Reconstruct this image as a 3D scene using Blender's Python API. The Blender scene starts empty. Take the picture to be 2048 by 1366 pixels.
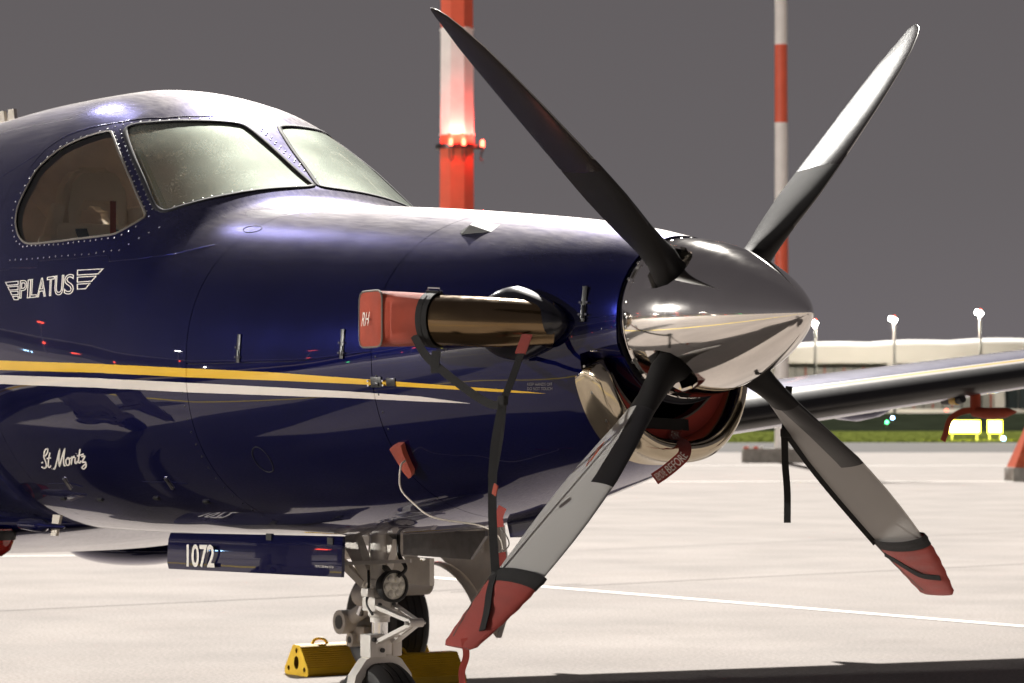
import bpy, bmesh, math, random
import numpy as np
from mathutils import Vector, Matrix
from mathutils.geometry import delaunay_2d_cdt
random.seed(7)
sc = bpy.context.scene
COL = sc.collection
R = math.radians
# ------------------------------------------------------------------ camera
# world frame: the aeroplane points along +X, its left wing lies along +Y, the apron is z = 0
cam_d = bpy.data.cameras.new('camera')
cam = bpy.data.objects.new('camera', cam_d); COL.objects.link(cam); sc.camera = cam
CAM = Vector((7.41028, -5.66424, 1.32938))
YAW, PITCH = R(33.68278), R(1.50782)
FW = Vector((-math.cos(YAW)*math.cos(PITCH), math.sin(YAW)*math.cos(PITCH), math.sin(PITCH)))
cam.location = CAM
cam.rotation_euler = FW.to_track_quat('-Z', 'Y').to_euler()
cam_d.sensor_width = 36.0
cam_d.lens = 36.0*5958.9/2048
cam_d.clip_start, cam_d.clip_end = .1, 6000
cam_d.dof.use_dof = True
cam_d.dof.focus_distance = 9.9
cam_d.dof.aperture_fstop = 8.5
# ------------------------------------------------------------------ sky: city-lit night overcast
w = bpy.data.worlds.new('World'); sc.world = w; w.use_nodes = True
nt = w.node_tree; nt.nodes.clear()
wo = nt.nodes.new('ShaderNodeOutputWorld'); bg = nt.nodes.new('ShaderNodeBackground')
tc = nt.nodes.new('ShaderNodeTexCoord'); sx = nt.nodes.new('ShaderNodeSeparateXYZ'); rp = nt.nodes.new('ShaderNodeValToRGB')
nt.links.new(tc.outputs['Generated'], sx.inputs[0])
mr = nt.nodes.new('ShaderNodeMapRange'); mr.inputs[1].default_value = -.05; mr.inputs[2].default_value = 1.0
nt.links.new(sx.outputs['Z'], mr.inputs[0]); nt.links.new(mr.outputs[0], rp.inputs[0])
cr = rp.color_ramp
cr.elements[0].position = 0.0; cr.elements[0].color = (.074, .066, .071, 1)
cr.elements[1].position = 1.0; cr.elements[1].color = (.028, .025, .027, 1)
e = cr.elements.new(.12); e.color = (.055, .050, .052, 1)
e = cr.elements.new(.35); e.color = (.040, .036, .038, 1)
nt.links.new(rp.outputs[0], bg.inputs['Color']); bg.inputs['Strength'].default_value = 1.0
nt.links.new(bg.outputs[0], wo.inputs[0])
# ------------------------------------------------------------------ light: floodlit apron
def sun_dir(az, el):      # towards the light; azimuth from -X to +Y
    return Vector((-math.cos(R(el))*math.cos(R(az)), math.cos(R(el))*math.sin(R(az)), math.sin(R(el))))
sd = bpy.data.lights.new('key_flood', 'SUN'); sd.energy = 4.0; sd.angle = R(.9); sd.color = (1, .955, .89)
so = bpy.data.objects.new('key_flood', sd); COL.objects.link(so)
so.rotation_euler = sun_dir(35, 40).to_track_quat('Z', 'Y').to_euler(); so.location = (0, 0, 30)
AIM = Vector((-1.5, 0, 1.6))
def flood(name, direction, dist, E, col, radius=.45, size=50):
    d = bpy.data.lights.new(name, 'SPOT'); d.energy = 4*math.pi*dist*dist*E; d.color = col
    d.shadow_soft_size = radius; d.spot_size = R(size); d.spot_blend = .6
    o = bpy.data.objects.new(name, d); COL.objects.link(o)
    o.location = AIM + direction.normalized()*dist
    o.rotation_euler = direction.to_track_quat('Z', 'Y').to_euler()
    return o
FLOOD_SIDE = flood('side_flood', Vector((-.42, -.90, .18)), 75, 1.75, (1, .96, .90), .6, 120)
FLOOD_REAR = flood('rear_flood', Vector((-.836, .195, .515)), 60, .17, (1, .97, .92), 1.8)
sc.view_settings.view_transform = 'Standard'; sc.view_settings.look = 'None'
sc.view_settings.exposure = 1.3; sc.view_settings.gamma = 1.0; sc.view_settings.use_curve_mapping = False
sc.cycles.use_denoising = True
sc.cycles.max_bounces = 12; sc.cycles.diffuse_bounces = 8; sc.cycles.transparent_max_bounces = 12
sc.cycles.sample_clamp_indirect = 6.0
sc.cycles.caustics_reflective = False; sc.cycles.caustics_refractive = False
# ------------------------------------------------------------------ materials
MATS = {}
def mat(name, col, rough=.5, metal=0., coat=0., coat_rough=.03, spec=.5, var=.12, scale=6., bump=0., bump_scale=40.,
        bump_dist=.002, rvar=.1, col2=None, sheen=0., wear=None, stretch=None, emit=None, emit_s=0.):
    m = bpy.data.materials.new(name); m.use_nodes = True; MATS[name] = m
    n = m.node_tree.nodes; l = m.node_tree.links; b = n['Principled BSDF']
    co = n.new('ShaderNodeTexCoord'); src = co.outputs['Object']
    if stretch:
        mp = n.new('ShaderNodeMapping'); mp.inputs['Scale'].default_value = stretch; l.new(src, mp.inputs[0]); src = mp.outputs[0]
    t = n.new('ShaderNodeTexNoise'); t.inputs['Scale'].default_value = scale; t.inputs['Detail'].default_value = 6; l.new(src, t.inputs['Vector'])
    r = n.new('ShaderNodeValToRGB'); l.new(t.outputs[0], r.inputs[0])
    c = Vector(col); c2 = Vector(col2) if col2 else c*(1+var)
    r.color_ramp.elements[0].position = .3; r.color_ramp.elements[1].position = .72
    r.color_ramp.elements[0].color = (*(c*(1-var)), 1); r.color_ramp.elements[1].color = (*c2, 1)
    l.new(r.outputs[0], b.inputs['Base Color'])
    q = n.new('ShaderNodeMapRange'); q.inputs[3].default_value = max(.01, rough*(1-rvar)); q.inputs[4].default_value = min(1, rough*(1+rvar))
    t2 = n.new('ShaderNodeTexNoise'); t2.inputs['Scale'].default_value = scale*3.1; t2.inputs['Detail'].default_value = 5; l.new(src, t2.inputs['Vector'])
    l.new(t2.outputs[0], q.inputs[0]); l.new(q.outputs[0], b.inputs['Roughness'])
    b.inputs['Metallic'].default_value = metal; b.inputs['Coat Weight'].default_value = coat; b.inputs['Coat Roughness'].default_value = coat_rough
    b.inputs['Specular IOR Level'].default_value = spec
    if sheen: b.inputs['Sheen Weight'].default_value = sheen
    if bump:
        bp = n.new('ShaderNodeBump'); bp.inputs['Strength'].default_value = bump; bp.inputs['Distance'].default_value = bump_dist
        t3 = n.new('ShaderNodeTexNoise'); t3.inputs['Scale'].default_value = bump_scale; t3.inputs['Detail'].default_value = 4; l.new(src, t3.inputs['Vector'])
        l.new(t3.outputs[0], bp.inputs['Height']); l.new(bp.outputs[0], b.inputs['Normal'])
        if coat: l.new(bp.outputs[0], b.inputs['Coat Normal'])
    if emit:
        b.inputs['Emission Color'].default_value = (*emit, 1); b.inputs['Emission Strength'].default_value = emit_s
    return m
def weave(m, scale=220, strength=.35):      # woven cloth relief
    n = m.node_tree.nodes; l = m.node_tree.links; b = n['Principled BSDF']
    co = n.new('ShaderNodeTexCoord'); hs = None
    for d in ('X', 'Z'):
        wv = n.new('ShaderNodeTexWave'); wv.bands_direction = d; wv.inputs['Scale'].default_value = scale
        l.new(co.outputs['Object'], wv.inputs['Vector'])
        if hs is None: hs = wv.outputs['Color']
        else:
            mx = n.new('ShaderNodeMath'); mx.operation = 'ADD'; l.new(hs, mx.inputs[0]); l.new(wv.outputs['Color'], mx.inputs[1]); hs = mx.outputs[0]
    ns = n.new('ShaderNodeTexNoise'); ns.inputs['Scale'].default_value = 10; ns.inputs['Detail'].default_value = 4; l.new(co.outputs['Object'], ns.inputs['Vector'])
    m2 = n.new('ShaderNodeMath'); m2.operation = 'MULTIPLY_ADD'; m2.inputs[1].default_value = 12; l.new(ns.outputs[0], m2.inputs[0]); l.new(hs, m2.inputs[2])
    bp = n.new('ShaderNodeBump'); bp.inputs['Strength'].default_value = strength; bp.inputs['Distance'].default_value = .006
    l.new(m2.outputs[0], bp.inputs['Height']); l.new(bp.outputs[0], b.inputs['Normal'])
    return m
def dusty(m, fac, rough=.55, col=(.60, .57, .56), top=0.):     # thin film of dust and wiping marks over a finish
    n = m.node_tree.nodes; l = m.node_tree.links; b = n['Principled BSDF']; out = [x for x in n if x.type == 'OUTPUT_MATERIAL'][0]
    g = n.new('ShaderNodeBsdfAnisotropic'); g.inputs['Roughness'].default_value = rough; g.inputs['Color'].default_value = (*col, 1)
    co = n.new('ShaderNodeTexCoord'); mp = n.new('ShaderNodeMapping'); mp.inputs['Rotation'].default_value = (0, .35, .2); mp.inputs['Scale'].default_value = (2.5, 26, 26); l.new(co.outputs['Object'], mp.inputs[0])
    a = n.new('ShaderNodeTexNoise'); a.inputs['Scale'].default_value = 2.; a.inputs['Detail'].default_value = 8; a.inputs['Roughness'].default_value = .65; l.new(mp.outputs[0], a.inputs['Vector'])
    a2 = n.new('ShaderNodeTexNoise'); a2.inputs['Scale'].default_value = 3.; a2.inputs['Detail'].default_value = 6; l.new(co.outputs['Object'], a2.inputs['Vector'])
    mu = n.new('ShaderNodeMath'); mu.operation = 'MULTIPLY'; l.new(a.outputs[0], mu.inputs[0]); l.new(a2.outputs[0], mu.inputs[1])
    r = n.new('ShaderNodeMapRange'); r.inputs[1].default_value = .12; r.inputs[2].default_value = .42; r.inputs[3].default_value = fac*.55; r.inputs[4].default_value = fac*1.5; l.new(mu.outputs[0], r.inputs[0])
    lw = n.new('ShaderNodeLayerWeight'); lw.inputs[0].default_value = .5; pw = n.new('ShaderNodeMath'); pw.operation = 'POWER'; pw.inputs[1].default_value = 6; l.new(lw.outputs['Facing'], pw.inputs[0])
    ad = n.new('ShaderNodeMath'); ad.operation = 'ADD'; ad.inputs[1].default_value = .001; l.new(pw.outputs[0], ad.inputs[0]); m_ = n.new('ShaderNodeMath'); m_.operation = 'MULTIPLY'; l.new(ad.outputs[0], m_.inputs[0]); l.new(r.outputs[0], m_.inputs[1]); r = m_
    if top:                                       # more dust has settled on the upward faces
        ge = n.new('ShaderNodeNewGeometry'); sz = n.new('ShaderNodeSeparateXYZ'); l.new(ge.outputs['Normal'], sz.inputs[0])
        zr = n.new('ShaderNodeMapRange'); zr.interpolation_type = 'SMOOTHSTEP'; zr.inputs[1].default_value = .45; zr.inputs[2].default_value = 1.0; zr.inputs[3].default_value = 0; zr.inputs[4].default_value = top; l.new(sz.outputs['Z'], zr.inputs[0])
        zm = n.new('ShaderNodeMath'); zm.operation = 'MULTIPLY_ADD'; l.new(zr.outputs[0], zm.inputs[0]); l.new(a.outputs[0], zm.inputs[1]); l.new(r.outputs[0], zm.inputs[2]); r = zm
    mx = n.new('ShaderNodeMixShader'); l.new(r.outputs[0], mx.inputs[0]); l.new(b.outputs[0], mx.inputs[1]); l.new(g.outputs[0], mx.inputs[2]); l.new(mx.outputs[0], out.inputs[0]); return m
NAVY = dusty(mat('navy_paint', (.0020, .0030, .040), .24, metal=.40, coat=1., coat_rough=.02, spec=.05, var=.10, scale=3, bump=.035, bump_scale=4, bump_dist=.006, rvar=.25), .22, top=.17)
MATS['navy_paint'].node_tree.nodes['Principled BSDF'].inputs['Specular Tint'].default_value = (.08, .12, .9, 1)
NEARBLK = mat('near_black_paint_and_shade', (.006, .006, .011), .30, coat=.5, var=.2)  # dark fittings; on the exhaust fairing it paints in the pipe's shade
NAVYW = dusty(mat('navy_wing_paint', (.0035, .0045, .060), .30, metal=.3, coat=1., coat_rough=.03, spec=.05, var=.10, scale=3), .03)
YEL = mat('yellow_stripe_paint', (.80, .47, .008), .3, coat=.8, var=.04)
WHT = mat('white_stripe_paint', (.78, .72, .66), .3, coat=.8, var=.04)
LETTER = mat('cream_lettering', (.85, .80, .72), .4, var=.03)
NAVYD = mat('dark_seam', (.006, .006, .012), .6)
SPIN = mat('polished_aluminium', (.91, .88, .84), .075, metal=1., var=.05, bump=.05, bump_scale=300, bump_dist=.0004, rvar=.5, stretch=(1, 1, 1))
LIPM = mat('polished_lip_metal', (.56, .49, .37), .12, metal=1., var=.06, rvar=.5)
EXH = mat('bronzed_exhaust_metal', (.32, .22, .12), .17, metal=1., var=.35, scale=9, rvar=.5, col2=(.24, .17, .10))
RUB = mat('black_rubber', (.012, .011, .011), .55, var=.2, bump=.1)
TYRE = mat('tyre_rubber', (.022, .020, .020), .62, var=.3, scale=10, bump=.2, bump_scale=80)
BOOT = mat('deice_boot', (.012, .011, .012), .34, var=.15, scale=10, bump=.05)
BLKP = mat('black_blade_paint', (.014, .011, .011), .22, var=.03, scale=2, rvar=.01)
BLKM = mat('matt_black_blade_root', (.010, .009, .009), .55, spec=.25, var=.15)
GREYP = mat('grey_blade_paint', (.37, .36, .345), .42, var=.05, scale=4)
DARKM = mat('dark_metal', (.06, .06, .06), .4, metal=.8)
RED = weave(mat('red_cover_cloth', (.30, .030, .018), .75, var=.22, scale=9, sheen=.2))
ORED = weave(mat('faded_red_cloth', (.40, .050, .018), .75, var=.25, scale=9, sheen=.2))
PLUGR = weave(mat('dark_red_plug_vinyl', (.46, .055, .038), .55, var=.15, scale=9))
STRAP = weave(mat('black_webbing', (.012, .011, .011), .7, var=.2), 400, .5)
TRIM = mat('grey_piping', (.16, .14, .12), .6)
GEARW = mat('white_gear_enamel', (.80, .76, .70), .33, coat=.3, var=.10, scale=14, col2=(.84, .80, .74))
GEARD = mat('weathered_gear_white', (.84, .79, .72), .42, var=.12, scale=9)
CHROME = mat('chrome_piston', (.85, .85, .86), .07, metal=1., var=.03)
STEEL = mat('bare_steel', (.45, .44, .42), .3, metal=1., var=.1)
GOLD = mat('yellow_zinc_steel', (.42, .33, .16), .35, metal=.8, var=.1)
LENS = mat('lamp_lens', (.80, .78, .68), .12, spec=.8, var=.25, scale=60)
CHOCK = mat('yellow_chock_rubber', (.80, .48, .008), .5, var=.18, scale=7, col2=(.86, .54, .012), bump=.1)
CHOCKH = mat('chock_hollow', (.20, .10, .01), .7)
SEATM = mat('beige_leather', (.90, .82, .71), .5, var=.06, scale=5, bump=.1, bump_scale=60)
LINER = mat('cabin_liner', (.86, .78, .70), .7, var=.08)
PANELM = mat('instrument_coaming', (.38, .35, .31), .6)
BELT = mat('navy_seat_belt', (.03, .05, .09), .7, var=.1)
SEAL = mat('dark_window_seal', (.02, .02, .026), .65, spec=.15, var=.1)
SEALG = mat('bright_window_trim', (.15, .135, .12), .5, metal=.2, var=.1)
BEAC = mat('red_beacon_glass', (.45, .02, .01), .12, spec=.7, coat=1., var=.1)
MASTR = mat('mast_red_paint', (.78, .13, .065), .5, var=.06, scale=3)
MASTW = mat('mast_white_paint', (.90, .87, .83), .5, var=.05, scale=3)
CONC = mat('cast_concrete', (.30, .28, .25), .9, var=.25, scale=5, bump=.3, bump_scale=30, bump_dist=.01)
ORNG = mat('orange_barrier_plastic', (.55, .10, .04), .5, var=.1)
LINEW = mat('white_line_paint', (.80, .77, .70), .7, var=.08, scale=6)
LINEY = mat('yellow_line_paint', (.85, .62, .02), .7, var=.1, scale=6)
DOORREFL = mat('door_ground_reflection', (.13, .125, .13), .35, coat=.3, var=.25, scale=30)  # dark door paint with the bright ground's reflection painted in as grey
JOINT = mat('joint_sealant', (.13, .115, .105), .9, var=.2, scale=20)
WALLW = mat('white_terminal_cladding', (.72, .69, .64), .6, var=.04, scale=.2)
DOORG = mat('grey_hangar_door', (.27, .27, .25), .6, var=.08, scale=.5)
REDTRIM = mat('red_door_edge', (.40, .05, .03), .6)
TEAL = mat('dark_terminal_glazing', (.05, .07, .075), .15, var=.1, scale=.3)
GALV = mat('galvanised_steel', (.55, .54, .52), .4, metal=.5, var=.08)
ROADM = mat('taxiway_asphalt', (.09, .085, .085), .9, spec=.1, var=.15, scale=.6)
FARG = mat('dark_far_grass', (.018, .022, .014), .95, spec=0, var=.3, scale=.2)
LAMPW = mat('lit_floodlamp', (.9, .9, .85), .4, emit=(1, .95, .85), emit_s=60)
LAMPR = mat('lit_red_obstruction_lamp', (.6, .02, .02), .4, emit=(1, .08, .04), emit_s=7)
SIGNY = mat('lit_yellow_sign', (.8, .7, .05), .5, emit=(1, .93, .10), emit_s=3.2)
SIGNW = mat('lit_sign_core', (.9, .85, .3), .5, emit=(1, 1, .75), emit_s=4)
LAMPB = mat('lit_blue_taxi_lamp', (.2, .3, .9), .4, emit=(.35, .65, 1), emit_s=14)
LAMPG = mat('lit_green_taxi_lamp', (.1, .6, .2), .4, emit=(.1, 1, .3), emit_s=6)
PLATE = mat('black_data_plate', (.02, .02, .02), .4)
PITOTR = weave(mat('orange_red_ribbon', (.42, .06, .02), .7, var=.2))
ANT = mat('cream_antenna', (.70, .64, .55), .4, var=.05)
MESHP = mat('orange_mesh_hood', (.55, .13, .06), .6, var=.1)

def apron_material():
    m = mat('apron_concrete', (.238, .208, .190), .9, var=.10, scale=.35, rvar=.05)
    n = m.node_tree.nodes; l = m.node_tree.links; b = n['Principled BSDF']
    ramp = b.inputs['Base Color'].links[0].from_node
    co = n.new('ShaderNodeTexCoord')
    f = n.new('ShaderNodeTexNoise'); f.inputs['Scale'].default_value = 45; f.inputs['Detail'].default_value = 6; f.inputs['Roughness'].default_value = .75
    l.new(co.outputs['Object'], f.inputs['Vector'])
    r = n.new('ShaderNodeMapRange'); r.inputs[1].default_value = .3; r.inputs[2].default_value = .7; r.inputs[3].default_value = .50; r.inputs[4].default_value = 1.45
    l.new(f.outputs[0], r.inputs[0])
    st = n.new('ShaderNodeTexNoise'); st.inputs['Scale'].default_value = .9; st.inputs['Detail'].default_value = 8; l.new(co.outputs['Object'], st.inputs['Vector'])
    r2 = n.new('ShaderNodeMapRange'); r2.inputs[1].default_value = .35; r2.inputs[2].default_value = .6; r2.inputs[3].default_value = .85; r2.inputs[4].default_value = 1.04
    l.new(st.outputs[0], r2.inputs[0])
    mu = n.new('ShaderNodeMath'); mu.operation = 'MULTIPLY'; l.new(r.outputs[0], mu.inputs[0]); l.new(r2.outputs[0], mu.inputs[1])
    mx = n.new('ShaderNodeMix'); mx.data_type = 'RGBA'; mx.blend_type = 'MULTIPLY'; mx.inputs[0].default_value = 1
    l.new(ramp.outputs[0], mx.inputs[6]); l.new(mu.outputs[0], mx.inputs[7]); l.new(mx.outputs[2], b.inputs['Base Color'])
    bp = n.new('ShaderNodeBump'); bp.inputs['Strength'].default_value = .35; bp.inputs['Distance'].default_value = .006
    l.new(f.outputs[0], bp.inputs['Height']); l.new(bp.outputs[0], b.inputs['Normal'])
    return m
APRON = apron_material()
def glass_material(name, dust, tint=(.92, .95, .92), scr=True):
    m = bpy.data.materials.new(name); m.use_nodes = True; n = m.node_tree.nodes; l = m.node_tree.links; n.clear()
    out = n.new('ShaderNodeOutputMaterial'); tr = n.new('ShaderNodeBsdfTransparent'); tr.inputs[0].default_value = (*tint, 1)
    gl = n.new('ShaderNodeBsdfGlossy'); gl.inputs['Roughness'].default_value = .03
    fr = n.new('ShaderNodeFresnel'); fr.inputs[0].default_value = 1.5
    m1 = n.new('ShaderNodeMixShader'); l.new(fr.outputs[0], m1.inputs[0]); l.new(tr.outputs[0], m1.inputs[1]); l.new(gl.outputs[0], m1.inputs[2])
    df = n.new('ShaderNodeBsdfDiffuse'); df.inputs[0].default_value = (.62, .66, .58, 1)
    tl = n.new('ShaderNodeBsdfTranslucent'); tl.inputs[0].default_value = (.75, .78, .70, 1)
    m2 = n.new('ShaderNodeMixShader'); m2.inputs[0].default_value = .65; l.new(df.outputs[0], m2.inputs[1]); l.new(tl.outputs[0], m2.inputs[2])
    gr = n.new('ShaderNodeBsdfAnisotropic'); gr.inputs['Roughness'].default_value = .55; gr.inputs['Color'].default_value = (.70, .77, .68, 1)
    m4 = n.new('ShaderNodeMixShader'); m4.inputs[0].default_value = .52; l.new(m2.outputs[0], m4.inputs[1]); l.new(gr.outputs[0], m4.inputs[2]); m2 = m4
    co = n.new('ShaderNodeTexCoord'); mp = n.new('ShaderNodeMapping'); mp.inputs['Rotation'].default_value = (0, .5, .45); mp.inputs['Scale'].default_value = (9, 110, 110)
    l.new(co.outputs['Object'], mp.inputs[0])
    ns = n.new('ShaderNodeTexNoise'); ns.inputs['Scale'].default_value = 2.2; ns.inputs['Detail'].default_value = 7; l.new(mp.outputs[0], ns.inputs['Vector'])
    n2 = n.new('ShaderNodeTexNoise'); n2.inputs['Scale'].default_value = 5; n2.inputs['Detail'].default_value = 6; l.new(co.outputs['Object'], n2.inputs['Vector'])
    mu = n.new('ShaderNodeMath'); mu.operation = 'MULTIPLY'; l.new(ns.outputs[0], mu.inputs[0]); l.new(n2.outputs[0], mu.inputs[1])
    r = n.new('ShaderNodeMapRange'); r.inputs[1].default_value = .12; r.inputs[2].default_value = .42; r.inputs[3].default_value = dust*.7; r.inputs[4].default_value = dust*1.25
    l.new(mu.outputs[0], r.inputs[0])
    m3 = n.new('ShaderNodeMixShader'); l.new(r.outputs[0], m3.inputs[0]); l.new(m1.outputs[0], m3.inputs[1]); l.new(m2.outputs[0], m3.inputs[2])
    l.new(m3.outputs[0], out.inputs[0]); return m
WSGLASS = glass_material('dusty_windshield_glass', .29)
SWGLASS = glass_material('side_window_glass', .006, (.98, .96, .93))

# ------------------------------------------------------------------ mesh helpers
class MB:
    def __init__(s): s.v = []; s.f = []; s.m = []; s.mats = []; s.n = None
    def mi(s, m):
        if m not in s.mats: s.mats.append(m)
        return s.mats.index(m)
    def add(s, vs, fs, m):
        o = len(s.v); k = s.mi(m); s.v += [tuple(x) for x in vs]
        for f in fs: s.f.append(tuple(i+o for i in f)); s.m.append(k)
        return s
    def box(s, c, size, m, rot=None, bev=0.):
        bm = bmesh.new(); bmesh.ops.create_cube(bm, size=1)
        bmesh.ops.scale(bm, vec=size, verts=bm.verts)
        if bev: bmesh.ops.bevel(bm, geom=bm.edges[:], offset=bev, segments=2, affect='EDGES', profile=.6)
        M = Matrix.Translation(c)
        if rot is not None: M = M @ (rot.to_4x4() if hasattr(rot, 'to_4x4') else rot)
        bmesh.ops.transform(bm, matrix=M, verts=bm.verts); bm.verts.index_update()
        s.add([v.co[:] for v in bm.verts], [[v.index for v in f.verts] for f in bm.faces], m); bm.free(); return s
    def bar(s, p0, p1, wid, thk, m, up=(0, 0, 1), bev=0., wid1=None):     # flat tapered bar
        p0, p1 = Vector(p0), Vector(p1); d = (p1-p0).normalized(); a = Vector(up).cross(d)
        a = a.normalized() if a.length > 1e-4 else d.orthogonal().normalized()
        b = d.cross(a); w1 = wid if wid1 is None else wid1; vs = []
        for p, ww in ((p0, wid), (p1, w1)):
            for x, y in ((-1, -1), (1, -1), (1, 1), (-1, 1)): vs.append(p+a*(x*ww/2)+b*(y*thk/2))
        return s.add(vs, [(3, 2, 1, 0), (4, 5, 6, 7)]+[(i, (i+1) % 4, 4+(i+1) % 4, 4+i) for i in range(4)], m)
    def tube(s, pts, r, m, seg=10, cap=True, closed=False):
        pts = [Vector(p) for p in pts]; n = len(pts); rr = r if hasattr(r, '__len__') else [r]*n
        vs = []; pn = None
        for i in range(n):
            if closed: d = (pts[(i+1) % n]-pts[i-1]).normalized()
            else: d = (pts[min(i+1, n-1)]-pts[max(i-1, 0)]).normalized()
            a = (pn - d*pn.dot(d)).normalized() if pn is not None else d.orthogonal().normalized()
            pn = a; b = d.cross(a)
            for k in range(seg):
                t = 2*math.pi*k/seg; vs.append(pts[i]+(a*math.cos(t)+b*math.sin(t))*rr[i])
        fs = []
        for i in range(n if closed else n-1):
            j = (i+1) % n
            for k in range(seg): fs.append((i*seg+k, i*seg+(k+1) % seg, j*seg+(k+1) % seg, j*seg+k))
        if cap and not closed: fs += [tuple(range(seg))[::-1], tuple((n-1)*seg+k for k in range(seg))]
        return s.add(vs, fs, m)
    def cyl(s, p0, p1, r, m, seg=20, r1=None): return s.tube([p0, p1], [r, r if r1 is None else r1], m, seg)
    def lathe(s, org, axis, prof, m, seg=32):      # prof: (along, radius)
        o = Vector(org); d = Vector(axis).normalized(); a = d.orthogonal().normalized(); b = d.cross(a); vs = []
        for h, r in prof:
            for k in range(seg):
                t = 2*math.pi*k/seg; vs.append(o+d*h+(a*math.cos(t)+b*math.sin(t))*max(r, 1e-5))
        n = len(prof); fs = [(i*seg+k, i*seg+(k+1) % seg, (i+1)*seg+(k+1) % seg, (i+1)*seg+k) for i in range(n-1) for k in range(seg)]
        return s.add(vs, fs, m)
    def prism(s, poly, vec, m):                     # polygon of 3D points swept by vec
        n = len(poly); v = Vector(vec); vs = [Vector(p) for p in poly]+[Vector(p)+v for p in poly]
        return s.add(vs, [tuple(range(n))[::-1], tuple(range(n, 2*n))]+[(i, (i+1) % n, n+(i+1) % n, n+i) for i in range(n)], m)
    def build(s, name, parent=None, ang=35, label=None, normals=None, fix=True, inv=None):
        me = bpy.data.meshes.new(name); me.from_pydata(s.v, [], s.f)
        for m in s.mats: me.materials.append(m)
        me.polygons.foreach_set('material_index', s.m)
        if fix:
            bm = bmesh.new(); bm.from_mesh(me); bmesh.ops.recalc_face_normals(bm, faces=bm.faces); bm.to_mesh(me); bm.free()
        me.shade_smooth()
        if normals is not None: me.normals_split_custom_set_from_vertices(normals)
        else: me.set_sharp_from_angle(angle=R(ang))
        me.update()
        o = bpy.data.objects.new(name, me); COL.objects.link(o)
        if parent is not None: hang(o, parent)
        if label: o['label'] = label
        return o
ROOTLOC = {}
def hang(o, parent):
    o.parent = parent
    if parent.name in ROOTLOC: o.matrix_parent_inverse = Matrix.Translation(-ROOTLOC[parent.name])
def thing(name, loc, label, cat, group=None):
    o = bpy.data.objects.new(name, None); o.empty_display_size = .2; COL.objects.link(o); o.location = loc
    ROOTLOC[o.name] = Vector(loc); return tag(o, label, cat, group)
def tag(o, label=None, cat=None, group=None, kind=None):
    if label: o['label'] = label
    if cat: o['category'] = cat
    if group: o['group'] = group
    if kind: o['kind'] = kind
    return o
def local(name, loc, label, cat, group=None):      # a thing whose parts are given in its own coordinates
    o = bpy.data.objects.new(name, None); COL.objects.link(o); o.location = loc; return tag(o, label, cat, group)
def catmull(pts, k=6):
    p = [Vector(x) for x in pts]; p = [2*p[0]-p[1]]+p+[2*p[-1]-p[-2]]; out = []
    for i in range(1, len(p)-2):
        for j in range(k):
            t = j/k; a, b, c, d = p[i-1:i+3]
            out.append(.5*((2*b)+(c-a)*t+(2*a-5*b+4*c-d)*t*t+(3*b-a-3*c+d)*t**3))
    return out+[p[-2]]
def strap_mesh(mb, pts, wid, nrm, m, thk=.0025, k=6):
    pts = catmull(pts, k) if len(pts) > 2 else [Vector(p) for p in pts]
    vs = []; n = len(pts)
    for i in range(n):
        d = (pts[min(i+1, n-1)]-pts[max(i-1, 0)]).normalized()
        nn = Vector(nrm(i/(n-1)) if callable(nrm) else nrm); b = d.cross(nn).normalized(); nn = b.cross(d)
        for x, y in ((-1, -1), (1, -1), (1, 1), (-1, 1)): vs.append(pts[i]+b*(x*wid/2)+nn*(y*thk/2))
    fs = [(3, 2, 1, 0), tuple((n-1)*4+q for q in range(4))]
    for i in range(n-1): fs += [(i*4+q, i*4+(q+1) % 4, i*4+4+(q+1) % 4, i*4+4+q) for q in range(4)]
    return mb.add(vs, fs, m)
def text2d(body, fill=True, bevel=0., space=1., bold=0.):
    cu = bpy.data.curves.new('lettering', 'FONT'); cu.body = body; cu.size = 1; cu.offset = bold; cu.space_character = space; cu.resolution_u = 5
    if not fill: cu.fill_mode = 'NONE'; cu.bevel_depth = bevel; cu.bevel_resolution = 0
    o = bpy.data.objects.new('lettering', cu); COL.objects.link(o)
    dg = bpy.context.evaluated_depsgraph_get(); ev = o.evaluated_get(dg); me = ev.to_mesh()
    vs = np.array([v.co[:] for v in me.vertices]); fs = [tuple(p.vertices) for p in me.polygons]; ev.to_mesh_clear()
    bpy.data.objects.remove(o); bpy.data.curves.remove(cu)
    lo = vs.min(0); hi = vs.max(0); return vs, fs, lo, hi
def text_plane(mb, body, org, ex, ey, m, nrm, off=.0015, **kw):     # fills the parallelogram org, org+ex, org+ey
    vs, fs, lo, hi = text2d(body, **kw); o = Vector(org); ex = Vector(ex); ey = Vector(ey); n = Vector(nrm).normalized()
    q = [o+ex*((v[0]-lo[0])/(hi[0]-lo[0]))+ey*((v[1]-lo[1])/(hi[1]-lo[1]))+n*off for v in vs]
    return mb.add(q, fs, m)
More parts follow.
